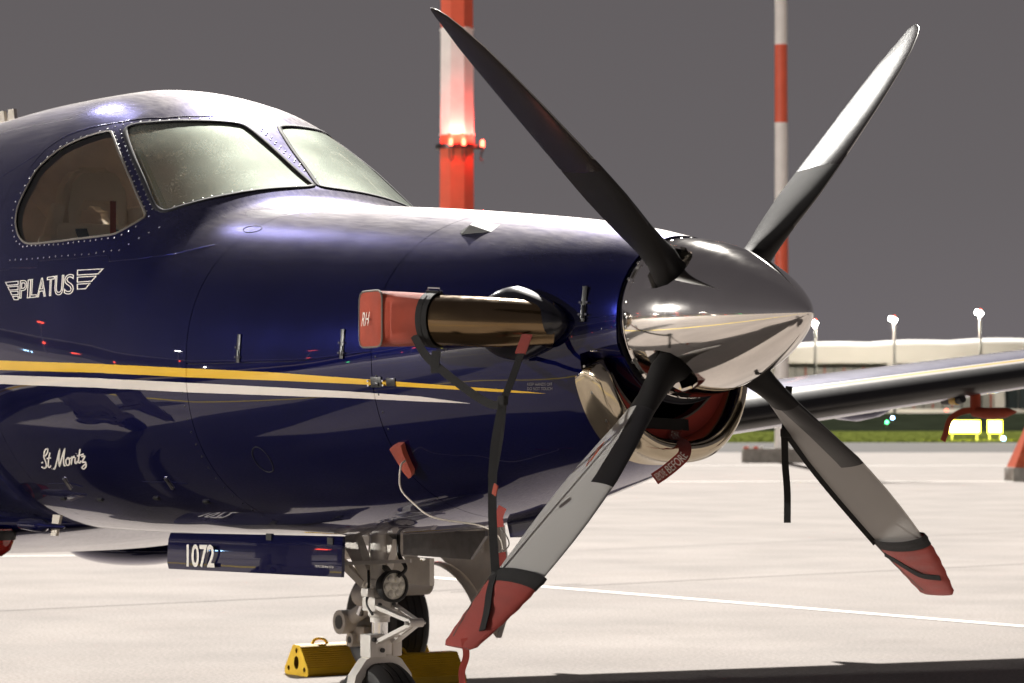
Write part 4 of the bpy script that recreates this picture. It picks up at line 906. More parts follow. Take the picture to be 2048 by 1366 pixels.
for x in (-2.25, -1.80):
    mb = MB(); mb.bar((x, -.30, .91), (x, -.30, .885), .04, .012, DARKM, (0, 1, 0)); mb.build('door_hinge', DR)
mb = MB(); vs = []
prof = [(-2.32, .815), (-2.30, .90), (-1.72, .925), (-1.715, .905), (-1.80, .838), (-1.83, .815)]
mb.prism([(x, .30+.10*max(0, (.9-z)), z) for x, z in prof], (0, .014, 0), DOORREFL); mb.build('nose_gear_door', PL)  # grey here is a painted reflection of the apron
# ---- main gear
def main_gear(sy):
    G = bpy.data.objects.new('main_gear', None); COL.objects.link(G); hang(G, PL)
    x, y = -5.76, 2.34
    F = lambda a, b, c: (a, b*sy, c)
    tyre(x, y*sy, .285, .285, .21, G)
    yi = y-.17
    mb = MB(); mb.cyl(F(x-.10, yi-.06, .29), F(x-.10, yi+.10, .29), .062, GEARD, 28); mb.cyl(F(x-.10, yi-.063, .29), F(x-.10, yi-.05, .29), .036, DARKM, 24)
    mb.tube(catmull([F(x-.10, yi, .30), F(x+.05, yi, .36), F(x+.22, yi+.01, .44), F(x+.36, yi+.02, .50)]), .038, GEARD, 20); mb.build('trailing_arm', G, 40)
    mb = MB(); mb.cyl(F(x-.06, yi-.02, .20), F(x-.06, yi+.08, .20), .036, GEARD, 20); mb.cyl(F(x-.06, yi-.022, .20), F(x-.06, yi-.01, .20), .018, DARKM, 16); mb.box(F(x-.02, yi+.03, .23), (.12, .05, .08), GEARD, bev=.01); mb.build('brake_boss', G, 35)
    mb = MB(); mb.box(F(x+.38, yi+.0, .78), (.16, .15, .52), GEARD, bev=.015); mb.box(F(x+.26, yi-.03, .84), (.36, .03, .30), GEARW, bev=.008); mb.cyl(F(x+.40, yi-.12, .52), F(x+.40, yi+.16, .52), .072, GEARD, 24); mb.cyl(F(x+.40, yi-.125, .52), F(x+.40, yi-.11, .52), .025, DARKM, 14)
    mb.tube([F(x+.12, yi-.06, .44), F(x+.32, yi-.06, .46), F(x+.40, yi-.02, .50)], .058, GEARD, 18); mb.build('main_leg', G, 35)
    mb = MB(); mb.cyl(F(x+.14, yi-.03, .42), F(x+.24, yi-.03, .80), .034, GEARW, 18); mb.cyl(F(x+.06, yi-.03, .34), F(x+.15, yi-.03, .46), .02, CHROME, 14); mb.build('shock_absorber', G, 35)
    return G
main_gear(1); main_gear(-1)
for sy in (1, -1):
    pts = [(-5.70, 1.02), (-5.17, 1.04), (-5.10, .62), (-5.06, .42), (-5.16, .23)]
    arc = [(-5.74+.52*math.cos(a), .20+.40*math.sin(a)) for a in np.linspace(.08, 1.38, 14)]
    poly = pts+arc[1:]+[(-5.70, .62)]
    mb = MB(); yd = 2.62*sy; mb.prism([(x, yd, z) for x, z in poly], (0, .03*sy, 0), GEARD)
    rim = [(-5.74+.50*math.cos(a), yd-.02*sy, .20+.39*math.sin(a)) for a in np.linspace(.1, 1.5, 14)]
    strap_mesh(mb, rim, .06, lambda s: (math.cos(.1+1.4*s), 0, math.sin(.1+1.4*s)), GEARW, .012, 2)
    mb.box((-5.27, yd-.02*sy, .72), (.03, .02, .13), GEARW, bev=.004)
    d = mb.build('main_gear_door', PL, 35)
    mb = MB(); mb.cyl((-5.52, yd-.25*sy, .66), (-5.28, yd-.03*sy, .73), .010, GOLD, 10); mb.cyl((-5.54, yd-.26*sy, .655), (-5.47, yd-.20*sy, .675), .016, STEEL, 10); mb.build('door_rod', d)
    mb = MB(); text_plane(mb, 'SERVICE WITH OIL\nAND NITROGEN ONLY\nSEE MANUAL', (-5.58, yd, .76), (.16, 0, 0), (0, 0, .07), TRIM, (0, -1*sy, 0), .003); mb.build('service_text', d)
# ------------------------------------------------------------------ removable covers and straps
def blade_cover(ph, label, diag):
    t = thing('blade_cover', tuple(HUB+Vector((0, math.sin(ph), math.cos(ph)))*RB*.9), label, 'cover', 'red propeller blade tip covers')
    def grid(r0, r1, gr, m, name, k=12):
        mb = MB(); vs = []
        for i in range(k+1):
            r = r0+(r1-r0)*i/k
            g_ = gr*(1+.15*math.sin(i*1.9)) 
            if r > .86:                                   # loose cloth: keeps wide and ends bluntly
                q = ring(ph, .86, g_); c_ = sum((v for v in q), Vector())/len(q); f_ = (r-.86)/(1.0-.86)
                ks_ = 1-.30*f_**1.3 if r < r1-.006 else .62; kt = 1-.45*f_ if r < r1-.006 else .25
                Nn_ = Vector((0, -math.cos(ph), math.sin(ph)))
                q = [c_+Vector((1, 0, 0))*((v-c_).x*ks_-.034*f_)+Nn_*((v-c_).dot(Nn_)*kt)+Vector((0, math.sin(ph), math.cos(ph)))*(r-.86)*RB for v in q]
            else: q = ring(ph, r, g_)
            vs += q
        mb.add(vs, [(i*NS+j, i*NS+(j+1) % NS, (i+1)*NS+(j+1) % NS, (i+1)*NS+j) for i in range(k) for j in range(NS)], m)
        if r1 > .99: mb.f.append(tuple(k*NS+j for j in range(NS))); mb.m.append(0)
        return mb.build(name, t, 60)
    grid(.79, 1.003, .013, RED, 'cloth_sleeve', 18)
    grid(.785, .822, .0155, STRAP, 'rim_band', 3)
    pts = [onblade(ph, a, b, 'B', .017) for a, b in diag]
    mb = MB(); strap_mesh(mb, pts, .026, Vector((0, math.cos(ph), -math.sin(ph))), STRAP, .003); mb.build('strap', t, 60)
    e_ = ring(ph, .9, .0135); mb = MB(); mb.tube([ring(ph, r, .014)[NS//2] for r in np.linspace(.80, .98, 10)], .0025, TRIM, 6); mb.build('seam', t)
    return t
blade_cover(blades[2], 'red cloth cover with black band on the lower blade tip beside the nose wheel', [(.79, .95), (.85, .72), (.91, .40), (.955, .10)])
blade_cover(blades[1], 'red cloth cover on the lower blade tip out over the open apron', [(.84, .97), (.88, .75), (.91, .45), (.93, .08)])
# exhaust cover
t = thing('exhaust_cover', (-.72, -.72, 1.65), 'red cloth bag covering the open end of the exhaust stack', 'cover')
mb = MB(); vs = []; NK = 40
def rr_ring(c, ea, eb, a, b, n):
    out = []
    for k_ in range(NK):
        th = 2*math.pi*k_/NK; ct, st = math.cos(th), math.sin(th); rr = (abs(ct)**n+abs(st)**n)**(-1/n); out.append(Vector(c)+ea*(a*rr*ct)+eb*(b*rr*st))
    return out
d0 = (Vector(AX[4])-Vector(AX[2])).normalized(); sA = Vector((0, 0, 1)); sB = d0.cross(sA)
secs = [(Vector(AX[3])+d0*.012, sB, .0835, .0835, 2.0), (Vector(AX[3])+d0*.04, sB, .084, .084, 2.2), (Vector((-.675, -.685, 1.650)), sB, .086, .087, 2.8), (Vector((-.735, -.705, 1.652)), sB.lerp(Vector((1, 0, 0)) if sB.x > 0 else Vector((-1, 0, 0)), .5).normalized(), .085, .088, 4.0)]
for c_, eb, a, b_, n in secs: vs += rr_ring(c_, eb, sA, a, b_, n)
Pf, Qf = Vector((-.685, -.765, 1.652)), Vector((-.862, -.742, 1.652)); ef = (Qf-Pf).normalized(); cf = (Pf+Qf)/2
if (vs[0]-Vector(secs[0][0])).dot(ef) < 0: ef = -ef
vs += rr_ring(cf, ef, sA, (Qf-Pf).length/2, .089, 7)
ns_ = 5
mb.add(vs, [(i*NK+j, i*NK+(j+1) % NK, (i+1)*NK+(j+1) % NK, (i+1)*NK+j) for i in range(ns_-1) for j in range(NK)], ORED)
nf = Vector((ef.z*0-ef.y, ef.x, 0)); nf = -nf if nf.y > 0 else nf
mid = rr_ring(cf+nf*.006, ef, sA, (Qf-Pf).length*.36, .062, 5); o_ = (ns_-1)*NK; vo = len(mb.v)
mb.add(mid, [], ORED)
for j in range(NK): mb.f.append((o_+j, o_+(j+1) % NK, vo+(j+1) % NK, vo+j)); mb.m.append(0)
mb.f.append(tuple(vo+j for j in range(NK))); mb.m.append(0)
mb.build('cloth_bag', t, 50)
mb = MB(); mb.tube(rr_ring(cf, ef, sA, (Qf-Pf).length/2+.001, .090, 7), .0035, TRIM, 6, closed=True); mb.build('piping', t)
mb = MB(); text_plane(mb, 'RH', cf+nf*.0085+Vector((-.040, .0, -.022)), Vector((.052, -.006, 0)), Vector((.010, 0, .044)), LETTER, nf, .002); 
mb.v = [tuple(Vector(v)) for v in mb.v]; mb.build('side_letters', t)
mb = MB(); c_ = Vector(AX[3])+d0*-.0; mb.tube([c_+(sB*math.cos(a)+sA*math.sin(a))*.0865 for a in np.linspace(0, 2*math.pi, 33)[:-1]], .003, STRAP, 4, closed=True)
vs = []; 
for i, a in enumerate(np.linspace(0, 2*math.pi, 41)[:-1]):
    for o_, rr in ((-.020, .0835), (-.020, .0875), (.020, .0875), (.020, .0835)): vs.append(c_+(sB*math.cos(a)+sA*math.sin(a))*rr+d0*o_)
mb.add(vs, [(i*4+q, i*4+(q+1) % 4, ((i+1) % 40)*4+(q+1) % 4, ((i+1) % 40)*4+q) for i in range(40) for q in range(4)], STRAP); mb.build('strap', t, 40)
mb = MB(); mb.tube([c_+sA*.088+d0*a+sA*b_ for a, b_ in ((-.022, 0), (-.022, .014), (.022, .014), (.022, 0))], .003, CHROME, 8, closed=True); mb.box(c_+sA*.089, (.045, .03, .008), STRAP, Matrix((d0, sB, sA)).transposed(), bev=.001); mb.build('buckle', t)
# tether strap system (exhaust cover to blade cover)
t = thing('tether_strap', (-.2, -.75, 1.2), 'black webbing strap tied from the exhaust cover down to the lower blade cover', 'strap')
K = Vector((-.130, -.672, 1.388))
mb = MB(); strap_mesh(mb, [c_+Vector((0, -.075, -.05)), Vector((-.50, -.715, 1.530)), Vector((-.40, -.700, 1.470)), Vector((-.26, -.690, 1.405)), Vector((-.17, -.680, 1.375)), K], .026, (.5, -.8, .2), STRAP, .003); mb.build('upper_webbing', t, 60)
mb = MB(); strap_mesh(mb, [Vector((-.275, -.50, 1.555)), Vector((-.235, -.55, 1.50)), Vector((-.175, -.62, 1.43)), K], .024, (.6, -.8, 0), STRAP, .003); strap_mesh(mb, [Vector((-.290, -.475, 1.595)), Vector((-.262, -.52, 1.535))], .034, (.6, -.8, 0), RED, .005); mb.build('red_ended_webbing', t, 60)
le_ = onblade(blades[2], .80, .92, 'B', .018)
mb = MB(); strap_mesh(mb, [K, K.lerp(le_, .3)+Vector((-.02, -.01, 0)), K.lerp(le_, .65)+Vector((-.015, -.01, 0)), le_+Vector((0, 0, .02)), le_], .026, (.75, -.65, 0), STRAP, .003); mb.build('lower_webbing', t, 60)
mb = MB(); mb.box(K, (.035, .02, .03), STRAP, bev=.006); mb.build('knot', t, 60)
mb = MB(); strap_mesh(mb, [Vector((-.455, -.705, 1.545)), Vector((-.452, -.712, 1.51)), Vector((-.45, -.713, 1.475))], .030, (.5, -.85, 0), STRAP, .004); mb.build('loose_end', t, 60)
mb = MB(); strap_mesh(mb, [K, K+Vector((-.035, .012, -.10)), K+Vector((-.075, .02, -.19)), K+Vector((-.10, .025, -.235))], .026, (.6, -.8, 0), STRAP, .003); mb.build('loose_webbing', t, 60)
t2_ = K.lerp(le_, .52); mb = MB(); mb.box(t2_+Vector((.01, -.02, 0)), (.022, .004, .035), ORED, Matrix.Rotation(.4, 4, 'Y'), bev=.001); mb.build('orange_tag', t)
# strap along the far blade
t = thing('hanging_strap', (.03, .6, 1.0), 'black webbing strap hanging straight down from behind the far lower blade', 'strap')
ph = blades[1]; T0 = ring(ph, .405, .012)[NS//2]
mb = MB(); strap_mesh(mb, [T0+Vector((-.01, .02, .15)), T0+Vector((-.015, .01, .04)), T0+Vector((-.01, 0, 0))], .022, (.9, -.4, 0), STRAP, .004); strap_mesh(mb, [T0+Vector((-.01, 0, 0)), T0+Vector((-.006, 0, -.10)), T0+Vector((.004, 0, -.19)), T0+Vector((.004, 0, -.29))], .022, (.85, -.5, 0), STRAP, .004); mb.build('webbing', t, 60)
mb = MB(); strap_mesh(mb, [T0]+[ring(ph, r, .010)[NS//2] for r in (.48, .58, .68, .76, .80)], .022, (.6, -.7, .3), STRAP, .004); mb.build('blade_webbing', t, 60)
mb = MB(); mb.box(T0, (.03, .03, .03), STRAP, bev=.006); mb.build('knot', t)
# intake plug and ribbon
t = thing('intake_plug', (-.33, 0, 1.28), 'dark red padded plug filling the chin air intake under the spinner', 'plug')
mb = MB(); pl_ = []
for i in range(n_ := 40):
    tt = TL+.12+(2*math.pi-2*TL-.24)*i/(n_-1); b_ = S(-.34, tt); pl_.append((b_[1]*.80, 1.60+(b_[2]-1.60)*.80))
top_ = [(.255*math.sin(a), 1.64-.315*math.cos(a)) for a in np.linspace(1.02, -1.02, 24)]
lw = [(y, z) for y, z in pl_]
outl = [p for p in lw]+[p for p in (top_ if lw[-1][0] > 0 else top_[::-1])]
bm = bmesh.new(); f_ = bm.faces.new([bm.verts.new((-.25, y, z)) for y, z in outl]); r_ = bmesh.ops.extrude_face_region(bm, geom=[f_]); bmesh.ops.translate(bm, vec=(.05, 0, 0), verts=[v for v in r_['geom'] if isinstance(v, bmesh.types.BMVert)])
bmesh.ops.recalc_face_normals(bm, faces=bm.faces); bm.verts.index_update(); mb.add([v.co[:] for v in bm.verts], [[v.index for v in q.verts] for q in bm.faces], PLUGR); bm.free(); mb.build('padded_plug', t, 30)
mb = MB(); mb.tube([(-.199, y, z) for y, z in outl], .004, TRIM, 6, closed=True); mb.build('piping', t)
mb = MB(); strap_mesh(mb, [(-.194, -.20, 1.335), (-.178, -.15, 1.325), (-.175, -.03, 1.317), (-.178, .03, 1.315), (-.194, .08, 1.313)], .036, (1, 0, .1), STRAP, .004); mb.build('pull_handle', t, 60)
t = thing('warning_streamer', (-.15, -.1, 1.2), 'red streamer lettered BEFORE trailing over the polished intake lip', 'streamer')
RBN = [Vector((-.19, .03, 1.30)), Vector((-.165, .005, 1.275)), Vector((-.085, -.02, 1.255)), Vector((-.050, -.045, 1.222)), Vector((-.058, -.075, 1.192)), Vector((-.068, -.110, 1.165)), Vector((-.078, -.140, 1.145))]
nr = lambda s: Vector((.75, -.35, .25)) if s > .45 else Vector((.3, -.2, .9))
mb = MB(); strap_mesh(mb, RBN, .040, nr, RED, .002); mb.build('ribbon', t, 60)
seg_ = catmull(RBN, 6); 
def along(body, i0, i1, h):
    vs, fs, lo, hi = text2d(body); out = []
    for v in vs:
        a = (v[0]-lo[0])/(hi[0]-lo[0]); b_ = (v[1]-lo[1])/(hi[1]-lo[1])-.5; x = i0+(i1-i0)*a; k_ = int(min(max(0, math.floor(x)), len(seg_)-2)); p = seg_[k_].lerp(seg_[k_+1], x-k_)
        d = (seg_[k_+1]-seg_[k_]).normalized()*(1 if i1 > i0 else -1); nn = Vector(nr(x/(len(seg_)-1))); up_ = nn.cross(d).normalized(); nn = d.cross(up_); out.append(p+up_*b_*h+nn*.003)
    return out, fs
for wd_t, i0, i1, hh_ in (('REMOVE', 35, 29.5, .026), ('BEFORE', 28.5, 18, .028), ('FLIGHT', 8, 2, .024)): mb = MB(); q_, f_ = along(wd_t, i0, i1, hh_); mb.add(q_, f_, LETTER); mb.build('warning_word', t)
# inlet cover on the cowl side with cord and tag
puv = UV['plug']; pp = P3(puv); pn = N3(puv)
t = thing('inlet_cover', tuple(pp), 'small red cover pushed into the lower cowl side, with a tan cord', 'cover')
mb = MB(); tri = [P3(q, 0) for q in UV['plug_poly']]
mb.prism([p for p in tri], pn*.022, ORED); mb.build('plug', t, 40)
mb = MB(); a = P3(((UV['plug_poly'][3][0]+UV['plug_poly'][4][0])/2, (UV['plug_poly'][3][1]+UV['plug_poly'][4][1])/2-.02), .02); cord = catmull([a, a+Vector((.02, -.03, -.02)), a+Vector((.02, -.03, -.09)), a+Vector((.07, -.01, -.14)), a+Vector((.15, .02, -.185)), Vector((-.73, -.36, .985)), Vector((-.62, -.36, .950)), Vector((-.57, -.38, .905)), Vector((-.56, -.40, .905))], 6)
mb.tube(cord, .0032, ANT, 8); mb.build('cord', t, 80)
mb = MB(); mb.tube(catmull([Vector((-.56, -.40, .905)), Vector((-.525, -.39, .925)), Vector((-.535, -.385, .95)), Vector((-.58, -.385, .985))], 6), .0022, TRIM, 6); mb.build('wire', t, 80)
t = thing('red_tag', (-.42, -.40, .87), 'red streamer tag hanging on a cord beside the black strap', 'tag')
mb = MB(); strap_mesh(mb, [(-.56, -.40, .905), (-.555, -.40, .87), (-.559, -.398, .84), (-.553, -.40, .795)], .042, (.6, -.8, 0), RED, .003)
text_plane(mb, 'RH', (-.572, -.4125, .832), (.026, .018, 0), (0, 0, .016), LETTER, (.6, -.8, 0), .003); mb.build('cloth', t, 60)
t = thing('dark_red_tag', (-.41, -.33, 1.03), 'small dark red tag under the cowl belly behind the black strap', 'tag')
mb = MB(); strap_mesh(mb, [(-.572, -.38, 1.05), (-.585, -.385, 1.02), (-.582, -.385, .985)], .028, (.6, -.8, 0), PLUGR, .003); mb.build('cloth', t, 60)
t = thing('tip_streamer', (.0, -.96, .55), 'red streamer hanging down from the tip of the near blade cover', 'streamer')
tp = HUB+Vector((0, math.sin(blades[2]), math.cos(blades[2])))*RB*1.0
tp = onblade(blades[2], .985, .25, 'B', .012)
mb = MB(); strap_mesh(mb, [tp, tp+Vector((.012, .0, -.05)), tp+Vector((-.012, 0, -.10)), tp+Vector((-.004, 0, -.150))], .020, (.8, -.6, 0), PLUGR, .002); mb.build('ribbon', t, 60)
# pitot cover below the far wing
t = thing('pitot_cover', (-4.75, 5.65, 1.35), 'orange red ribbon cover on the probe below the far wing', 'cover')
px_ = Vector((-5.20, 5.90, 1.445))
mb = MB(); mb.tube([px_+Vector((0, 0, .05)), px_+Vector((.0, 0, -.07))], .030, PITOTR, 12); mb.build('mast_wrap', t, 60)
mb = MB(); mb.tube([px_+Vector((-.01, 0, -.07)), px_+Vector((.08, 0, -.078)), px_+Vector((.24, 0, -.075)), px_+Vector((.33, 0, -.07))], [.028, .032, .030, .006], PITOTR, 14); mb.build('probe_sleeve', t, 40)
mb = MB(); strap_mesh(mb, [px_+Vector((0, -.03, -.06)), px_+Vector((-.05, -.06, -.07)), px_+Vector((-.12, -.08, -.11)), px_+Vector((-.15, -.09, -.19)), px_+Vector((-.175, -.09, -.235))], .035, (.4, -.9, .1), PITOTR, .003); mb.build('ribbon', t, 60)
t = thing('vane_cover', (-4.93, 5.48, 1.44), 'little black and yellow sleeve under the far wing edge', 'cover')
mb = MB(); p_ = Vector((-5.22, 5.74, 1.44)); mb.cyl(p_+Vector((-.07, 0, .0)), p_, .026, BOOT, 14); mb.cyl(p_, p_+Vector((.05, 0, 0)), .027, YEL, 14); mb.cyl(p_+Vector((.05, 0, 0)), p_+Vector((.09, 0, .01)), .025, BOOT, 14); mb.build('sleeve', t, 40)
# wheel chocks
def chock(name, x, y0, y1, label):
    t = local(name, (x, (y0+y1)/2, 0), label, 'wheel chock', 'yellow wheel chocks')
    L_ = y1-y0; out = []
    base = [(-.125, .012), (-.115, 0), (.115, 0), (.125, .012), (.120, .045), (.045, .150), (.032, .158), (-.032, .158), (-.045, .150), (-.120, .045)]
    pts = []
    for i in range(len(base)):
        a = np.array(base[i]); b_ = np.array(base[(i+1) % len(base)]); k_ = 10 if i in (4, 8) else 1
        nrm = np.array(((b_-a)[1], -(b_-a)[0])); nrm = nrm/np.linalg.norm(nrm)
        for j in range(k_):
            p = a+(b_-a)*j/k_; pts.append(p)
            if k_ > 1: pts += [a+(b_-a)*(j+.3)/k_+nrm*-.004, a+(b_-a)*(j+.75)/k_+nrm*-.004]
    n = len(pts); mb = MB(); vs = [(p[0], -L_/2, p[1]) for p in pts]+[(p[0], L_/2, p[1]) for p in pts]
    mb.add(vs, [(i, (i+1) % n, n+(i+1) % n, n+i) for i in range(n)], CHOCK)
    holes = [(0, .066, .030), (0, .128, .011), (-.082, .033, .012), (.082, .033, .012)]
    for sg, yy in ((-1, -L_/2), (1, L_/2)):
        vv = []; ee = []
        def loop(l):
            o = len(vv); vv.extend(Vector((float(a), float(b))) for a, b in l); ee.extend((o+i, o+(i+1) % len(l)) for i in range(len(l)))
        loop(pts); hl = []
        for cx, cy, r_ in holes:
            h = [(cx+r_*math.cos(a)*(.85 if r_ > .02 else 1), cy+r_*1.15*math.sin(a)) for a in np.linspace(0, 2*math.pi, 17)[:-1]]; hl.append(h); loop(h)
        vo, _, fo, *_ = delaunay_2d_cdt(vv, ee, [], 0, 1e-6); V = np.array([(v[0], v[1]) for v in vo]); F = np.array([f for f in fo if len(f) == 3]); c_ = V[F].mean(1)
        ok = inpoly(c_[:, 0], c_[:, 1], pts)
        for h in hl: ok &= ~inpoly(c_[:, 0], c_[:, 1], h)
        mb.add([(v[0], yy, v[1]) for v in V], [tuple(int(i) for i in f) for f in F[ok]], CHOCK)
        for h in hl:
            k_ = len(h); d = -sg*min(.25, L_*.4); mb.add([(a, yy, b) for a, b in h]+[(a, yy+d, b) for a, b in h], [(i, (i+1) % k_, k_+(i+1) % k_, k_+i) for i in range(k_)]+[tuple(range(k_, 2*k_))], CHOCKH)
    mb.build('chock_body', t, 30, fix=True)
    h = MB(); h.tube(catmull([(-.01, -L_/2+.10, .155), (-.012, -L_/2+.115, .178), (0, -L_/2+.14, .186), (.01, -L_/2+.165, .178), (.012, -L_/2+.18, .155)]), .008, CHOCK, 8); h.build('rope_handle', t, 60)
    return t
chock('wheel_chock', -6.16, 2.03, 2.80, 'yellow rubber wheel chock behind the far main wheel, its holed end facing left')
chock('wheel_chock', -5.36, 2.02, 2.49, 'yellow rubber wheel chock in front of the far main wheel, right of the nose wheel')

# ------------------------------------------------------------------ the apron and what lies beyond
FH = Vector((-math.cos(YAW), math.sin(YAW), 0)); RH_ = Vector((math.sin(YAW), math.cos(YAW), 0)); C0 = Vector((CAM.x, CAM.y, 0))
def B(d, s, z=0.): return C0+FH*d+RH_*s+Vector((0, 0, z))       # far scenery runs square to this line of sight of the airfield
def sheet(name, d0, d1, s0, s1, z, m, kind='structure', n=1):
    mb = MB(); mb.add([B(d0, s0, z), B(d0, s1, z), B(d1, s1, z), B(d1, s0, z)], [(0, 1, 2, 3)], m)
    o = mb.build(name); return tag(o, kind=kind)
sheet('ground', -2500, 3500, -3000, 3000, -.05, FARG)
apron = sheet('apron', -160, 122, -260, 260, 0, APRON)
sheet('taxiway', 122, 178, -700, 700, -.02, ROADM)
# painted lines and joints on the apron
def line(name, x0, y0, x1, y1, wd, m, z=.004, par=None):
    mb = MB(); a, b_ = Vector((x0, y0, z)), Vector((x1, y1, z)); n = (b_-a).cross(Vector((0, 0, 1))).normalized()*wd/2
    mb.add([a-n, a+n, b_+n, b_-n], [(0, 1, 2, 3)], m); o = mb.build(name)
    if par is not None: o.parent = par
    else: tag(o, kind='structure')
    return o
line('painted_line', -16, 7.72, 30, 7.72, .11, LINEW, par=apron)
line('painted_line', -19.87, 5.56, -18.84, 7.86, .12, LINEW, par=apron)
a, b_ = B(63, -60), B(65.5, 60); line('painted_line', a.x, a.y, b_.x, b_.y, .30, LINEW, par=apron)
a, b_ = B(88, -60), B(86, 60); line('painted_line', a.x, a.y, b_.x, b_.y, .35, LINEW, par=apron)
line('lead_in_line', -40, -6.3, 26, -5.0, .22, LINEY, par=apron)
line('lead_in_line', -40, -24, 60, -19, .3, LINEY, par=apron)
JL = [(-11.67, 1.12, -12.40, 8.22), (-17.17, 9.95, -19.43, 23.56), (-12.01, 6.71, -13.33, 16.96), (-30.47, 18.01, -19.77, 26.15)]
for x0, y0, x1, y1 in JL: line('slab_joint', x0, y0, x1, y1, .028, JOINT, .003, par=apron)
# grass verge
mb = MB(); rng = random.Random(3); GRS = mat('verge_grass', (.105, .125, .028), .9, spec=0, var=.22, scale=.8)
sheet('verge', 178, 352, -700, 700, -.012, GRS)
for i in range(9000):
    d = 180+165*rng.random()**1.6; s = (-.02+.20*rng.random())*d; p = B(d, s, -.012); h = .012+.02*rng.random(); a = rng.random()*6.28; w_ = .12+.1*rng.random(); q = Vector((math.cos(a)*w_, math.sin(a)*w_, 0))
    mb.add([p-q, p+q, p+Vector((q.y*.6, -q.x*.6, h))], [(0, 1, 2)], GRS)
tag(mb.build('grass_tufts'), kind='stuff')
mb = MB(); vs = []; dd = [352, 375, 395, 425, 470]; zz = [-.02, .9, 1.9, 2.3, 2.35]
for k_, d in enumerate(dd):
    for j in range(61): vs.append(B(d, -240+j*8, zz[k_]+(.12*math.sin(j*1.7+k_) if k_ else 0)))
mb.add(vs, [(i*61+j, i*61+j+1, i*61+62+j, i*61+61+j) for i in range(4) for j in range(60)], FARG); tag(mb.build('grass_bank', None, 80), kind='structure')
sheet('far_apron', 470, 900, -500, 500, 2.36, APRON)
# ---- floodlight masts
def mast(name, d, s, r0, r1, h, zs, first, label, sides, lamps=True):
    p = B(d, s); t = local(name, p, label, 'light mast', 'red and white banded floodlight masts'); edges = [0.]+[z for z in zs if 0 < z < h]+[h]; col = first
    rad = lambda z: r0+(r1-r0)*z/h
    for i in range(len(edges)-1):
        mb = MB(); a, b_ = edges[i], edges[i+1]; vs = []
        for z in (a, b_):
            for k_ in range(sides):
                an = 2*math.pi*(k_+.5)/sides+.25; vs.append((rad(z)*math.cos(an), rad(z)*math.sin(an), z))
        mb.add(vs, [(k_, (k_+1) % sides, sides+(k_+1) % sides, sides+k_) for k_ in range(sides)], MASTR if col else MASTW)
        o = mb.build('mast_band', t, 20 if sides < 12 else 40); col = not col
        if i < len(edges)-2:
            mb = MB(); mb.lathe((0, 0, b_-.03), (0, 0, 1), [(0, rad(b_)), (0, rad(b_)+.006), (.05, rad(b_)+.006), (.05, rad(b_))], MASTW, sides); mb.build('flange_ring', t, 30)
    mb = MB(); mb.box((0, 0, h+.3), (.3, .3, .6), GALV); 
    for k_ in range(4): mb.bar((0, 0, h+.5), (2.2*math.cos(k_*1.571+.4), 2.2*math.sin(k_*1.571+.4), h+.5), .12, .12, GALV)
    mb.build('lamp_crown', t)
    return t
Z0 = [10.53-2.48*k_ for k_ in range(4, -5, -1)]
M1 = mast('light_mast', 70, -1.30, .460, .33, 27, Z0, False, 'thick red and white floodlight mast rising behind the aeroplane nose, with red lamps on it', 8)
Z1 = [5.6+2.5*k_ for k_ in range(0, 8)]
M2 = mast('light_mast', 93, 8.42, .225, .17, 25, Z1, False, 'thin red and white floodlight mast seen between the right hand propeller blades', 20)
mb = MB(); mb.box((0, 0, .36), (.85, .85, .72), CONC, bev=.02); mb.build('concrete_foot', M1)
mb = MB(); mb.lathe((0, 0, 7.70), (0, 0, 1), [(0, .43), (0, .50), (.10, .50), (.10, .43)], DARKM, 24)
fc = -FH; sd_ = RH_
ax_ = [fc*.50+sd_*-.12, fc*.50+sd_*.16, sd_*.56+fc*.1]
for k_, q in enumerate(ax_): mb.bar(q*.8+Vector((0, 0, 7.72)), q*1.12+Vector((0, 0, 7.72)), .10, .06, DARKM)
mb.build('lamp_bracket', M1, 30)
for k_, q in enumerate(ax_):
    mb = MB(); c_ = q*1.08; mb.lathe((c_.x, c_.y, 7.74), (0, 0, 1), [(0, .04), (.04, .048), (.13, .045), (.165, .025), (.17, 0)], LAMPR, 16); mb.build('obstruction_lamp', M1, 60)
    ld = bpy.data.lights.new('obstruction_glow', 'POINT'); ld.energy = 38; ld.color = (1, .045, .035); ld.shadow_soft_size = .06
    lo_ = bpy.data.objects.new('obstruction_glow', ld); COL.objects.link(lo_); lo_.parent = M1; lo_.location = c_*1.16+Vector((0, 0, 8.02))
    mb = MB(); mb.tube(catmull([(c_.x-.05, c_.y, 7.70), (c_.x-.06, c_.y, 7.5), (c_.x+.02, c_.y, 7.38), (c_.x+.10*(1 if k_ < 2 else -1), c_.y, 7.48), (c_.x+.08, c_.y, 7.69)]), .012, DARKM, 8); mb.build('cable_loop', M1, 60)
t = local('mast_foundation', B(93, 8.42), 'long low concrete block at the foot of the thin mast', 'concrete block')
Rz = Matrix.Rotation(math.atan2(RH_.y, RH_.x), 4, 'Z')
mb = MB(); mb.box((0, 0, .22), (2.45, .9, .44), CONC, Rz, bev=.02); mb.build('block', t)
for k_ in range(4):
    mb = MB(); mb.box(Rz @ Vector((-1.15+.15*k_, -.4, .47)), (.14, .1, .07), MASTR if k_ % 2 == 0 else MASTW, Rz); mb.build('warning_strip', t)
t = local('mast_barrier', B(65, 11.65), 'orange mesh sided hood on a concrete base at the right edge', 'barrier')
mb = MB(); mb.box((0, 0, .15), (1.65, 1.2, .30), CONC, Rz, bev=.02); mb.build('concrete_base', t)
mb = MB(); vs = [Rz @ Vector(v) for v in ((-.78, -.55, .30), (.78, -.55, .30), (.78, .55, .30), (-.78, .55, .30), (-.42, -.3, 1.16), (.42, -.3, 1.16), (.42, .3, 1.16), (-.42, .3, 1.16))]
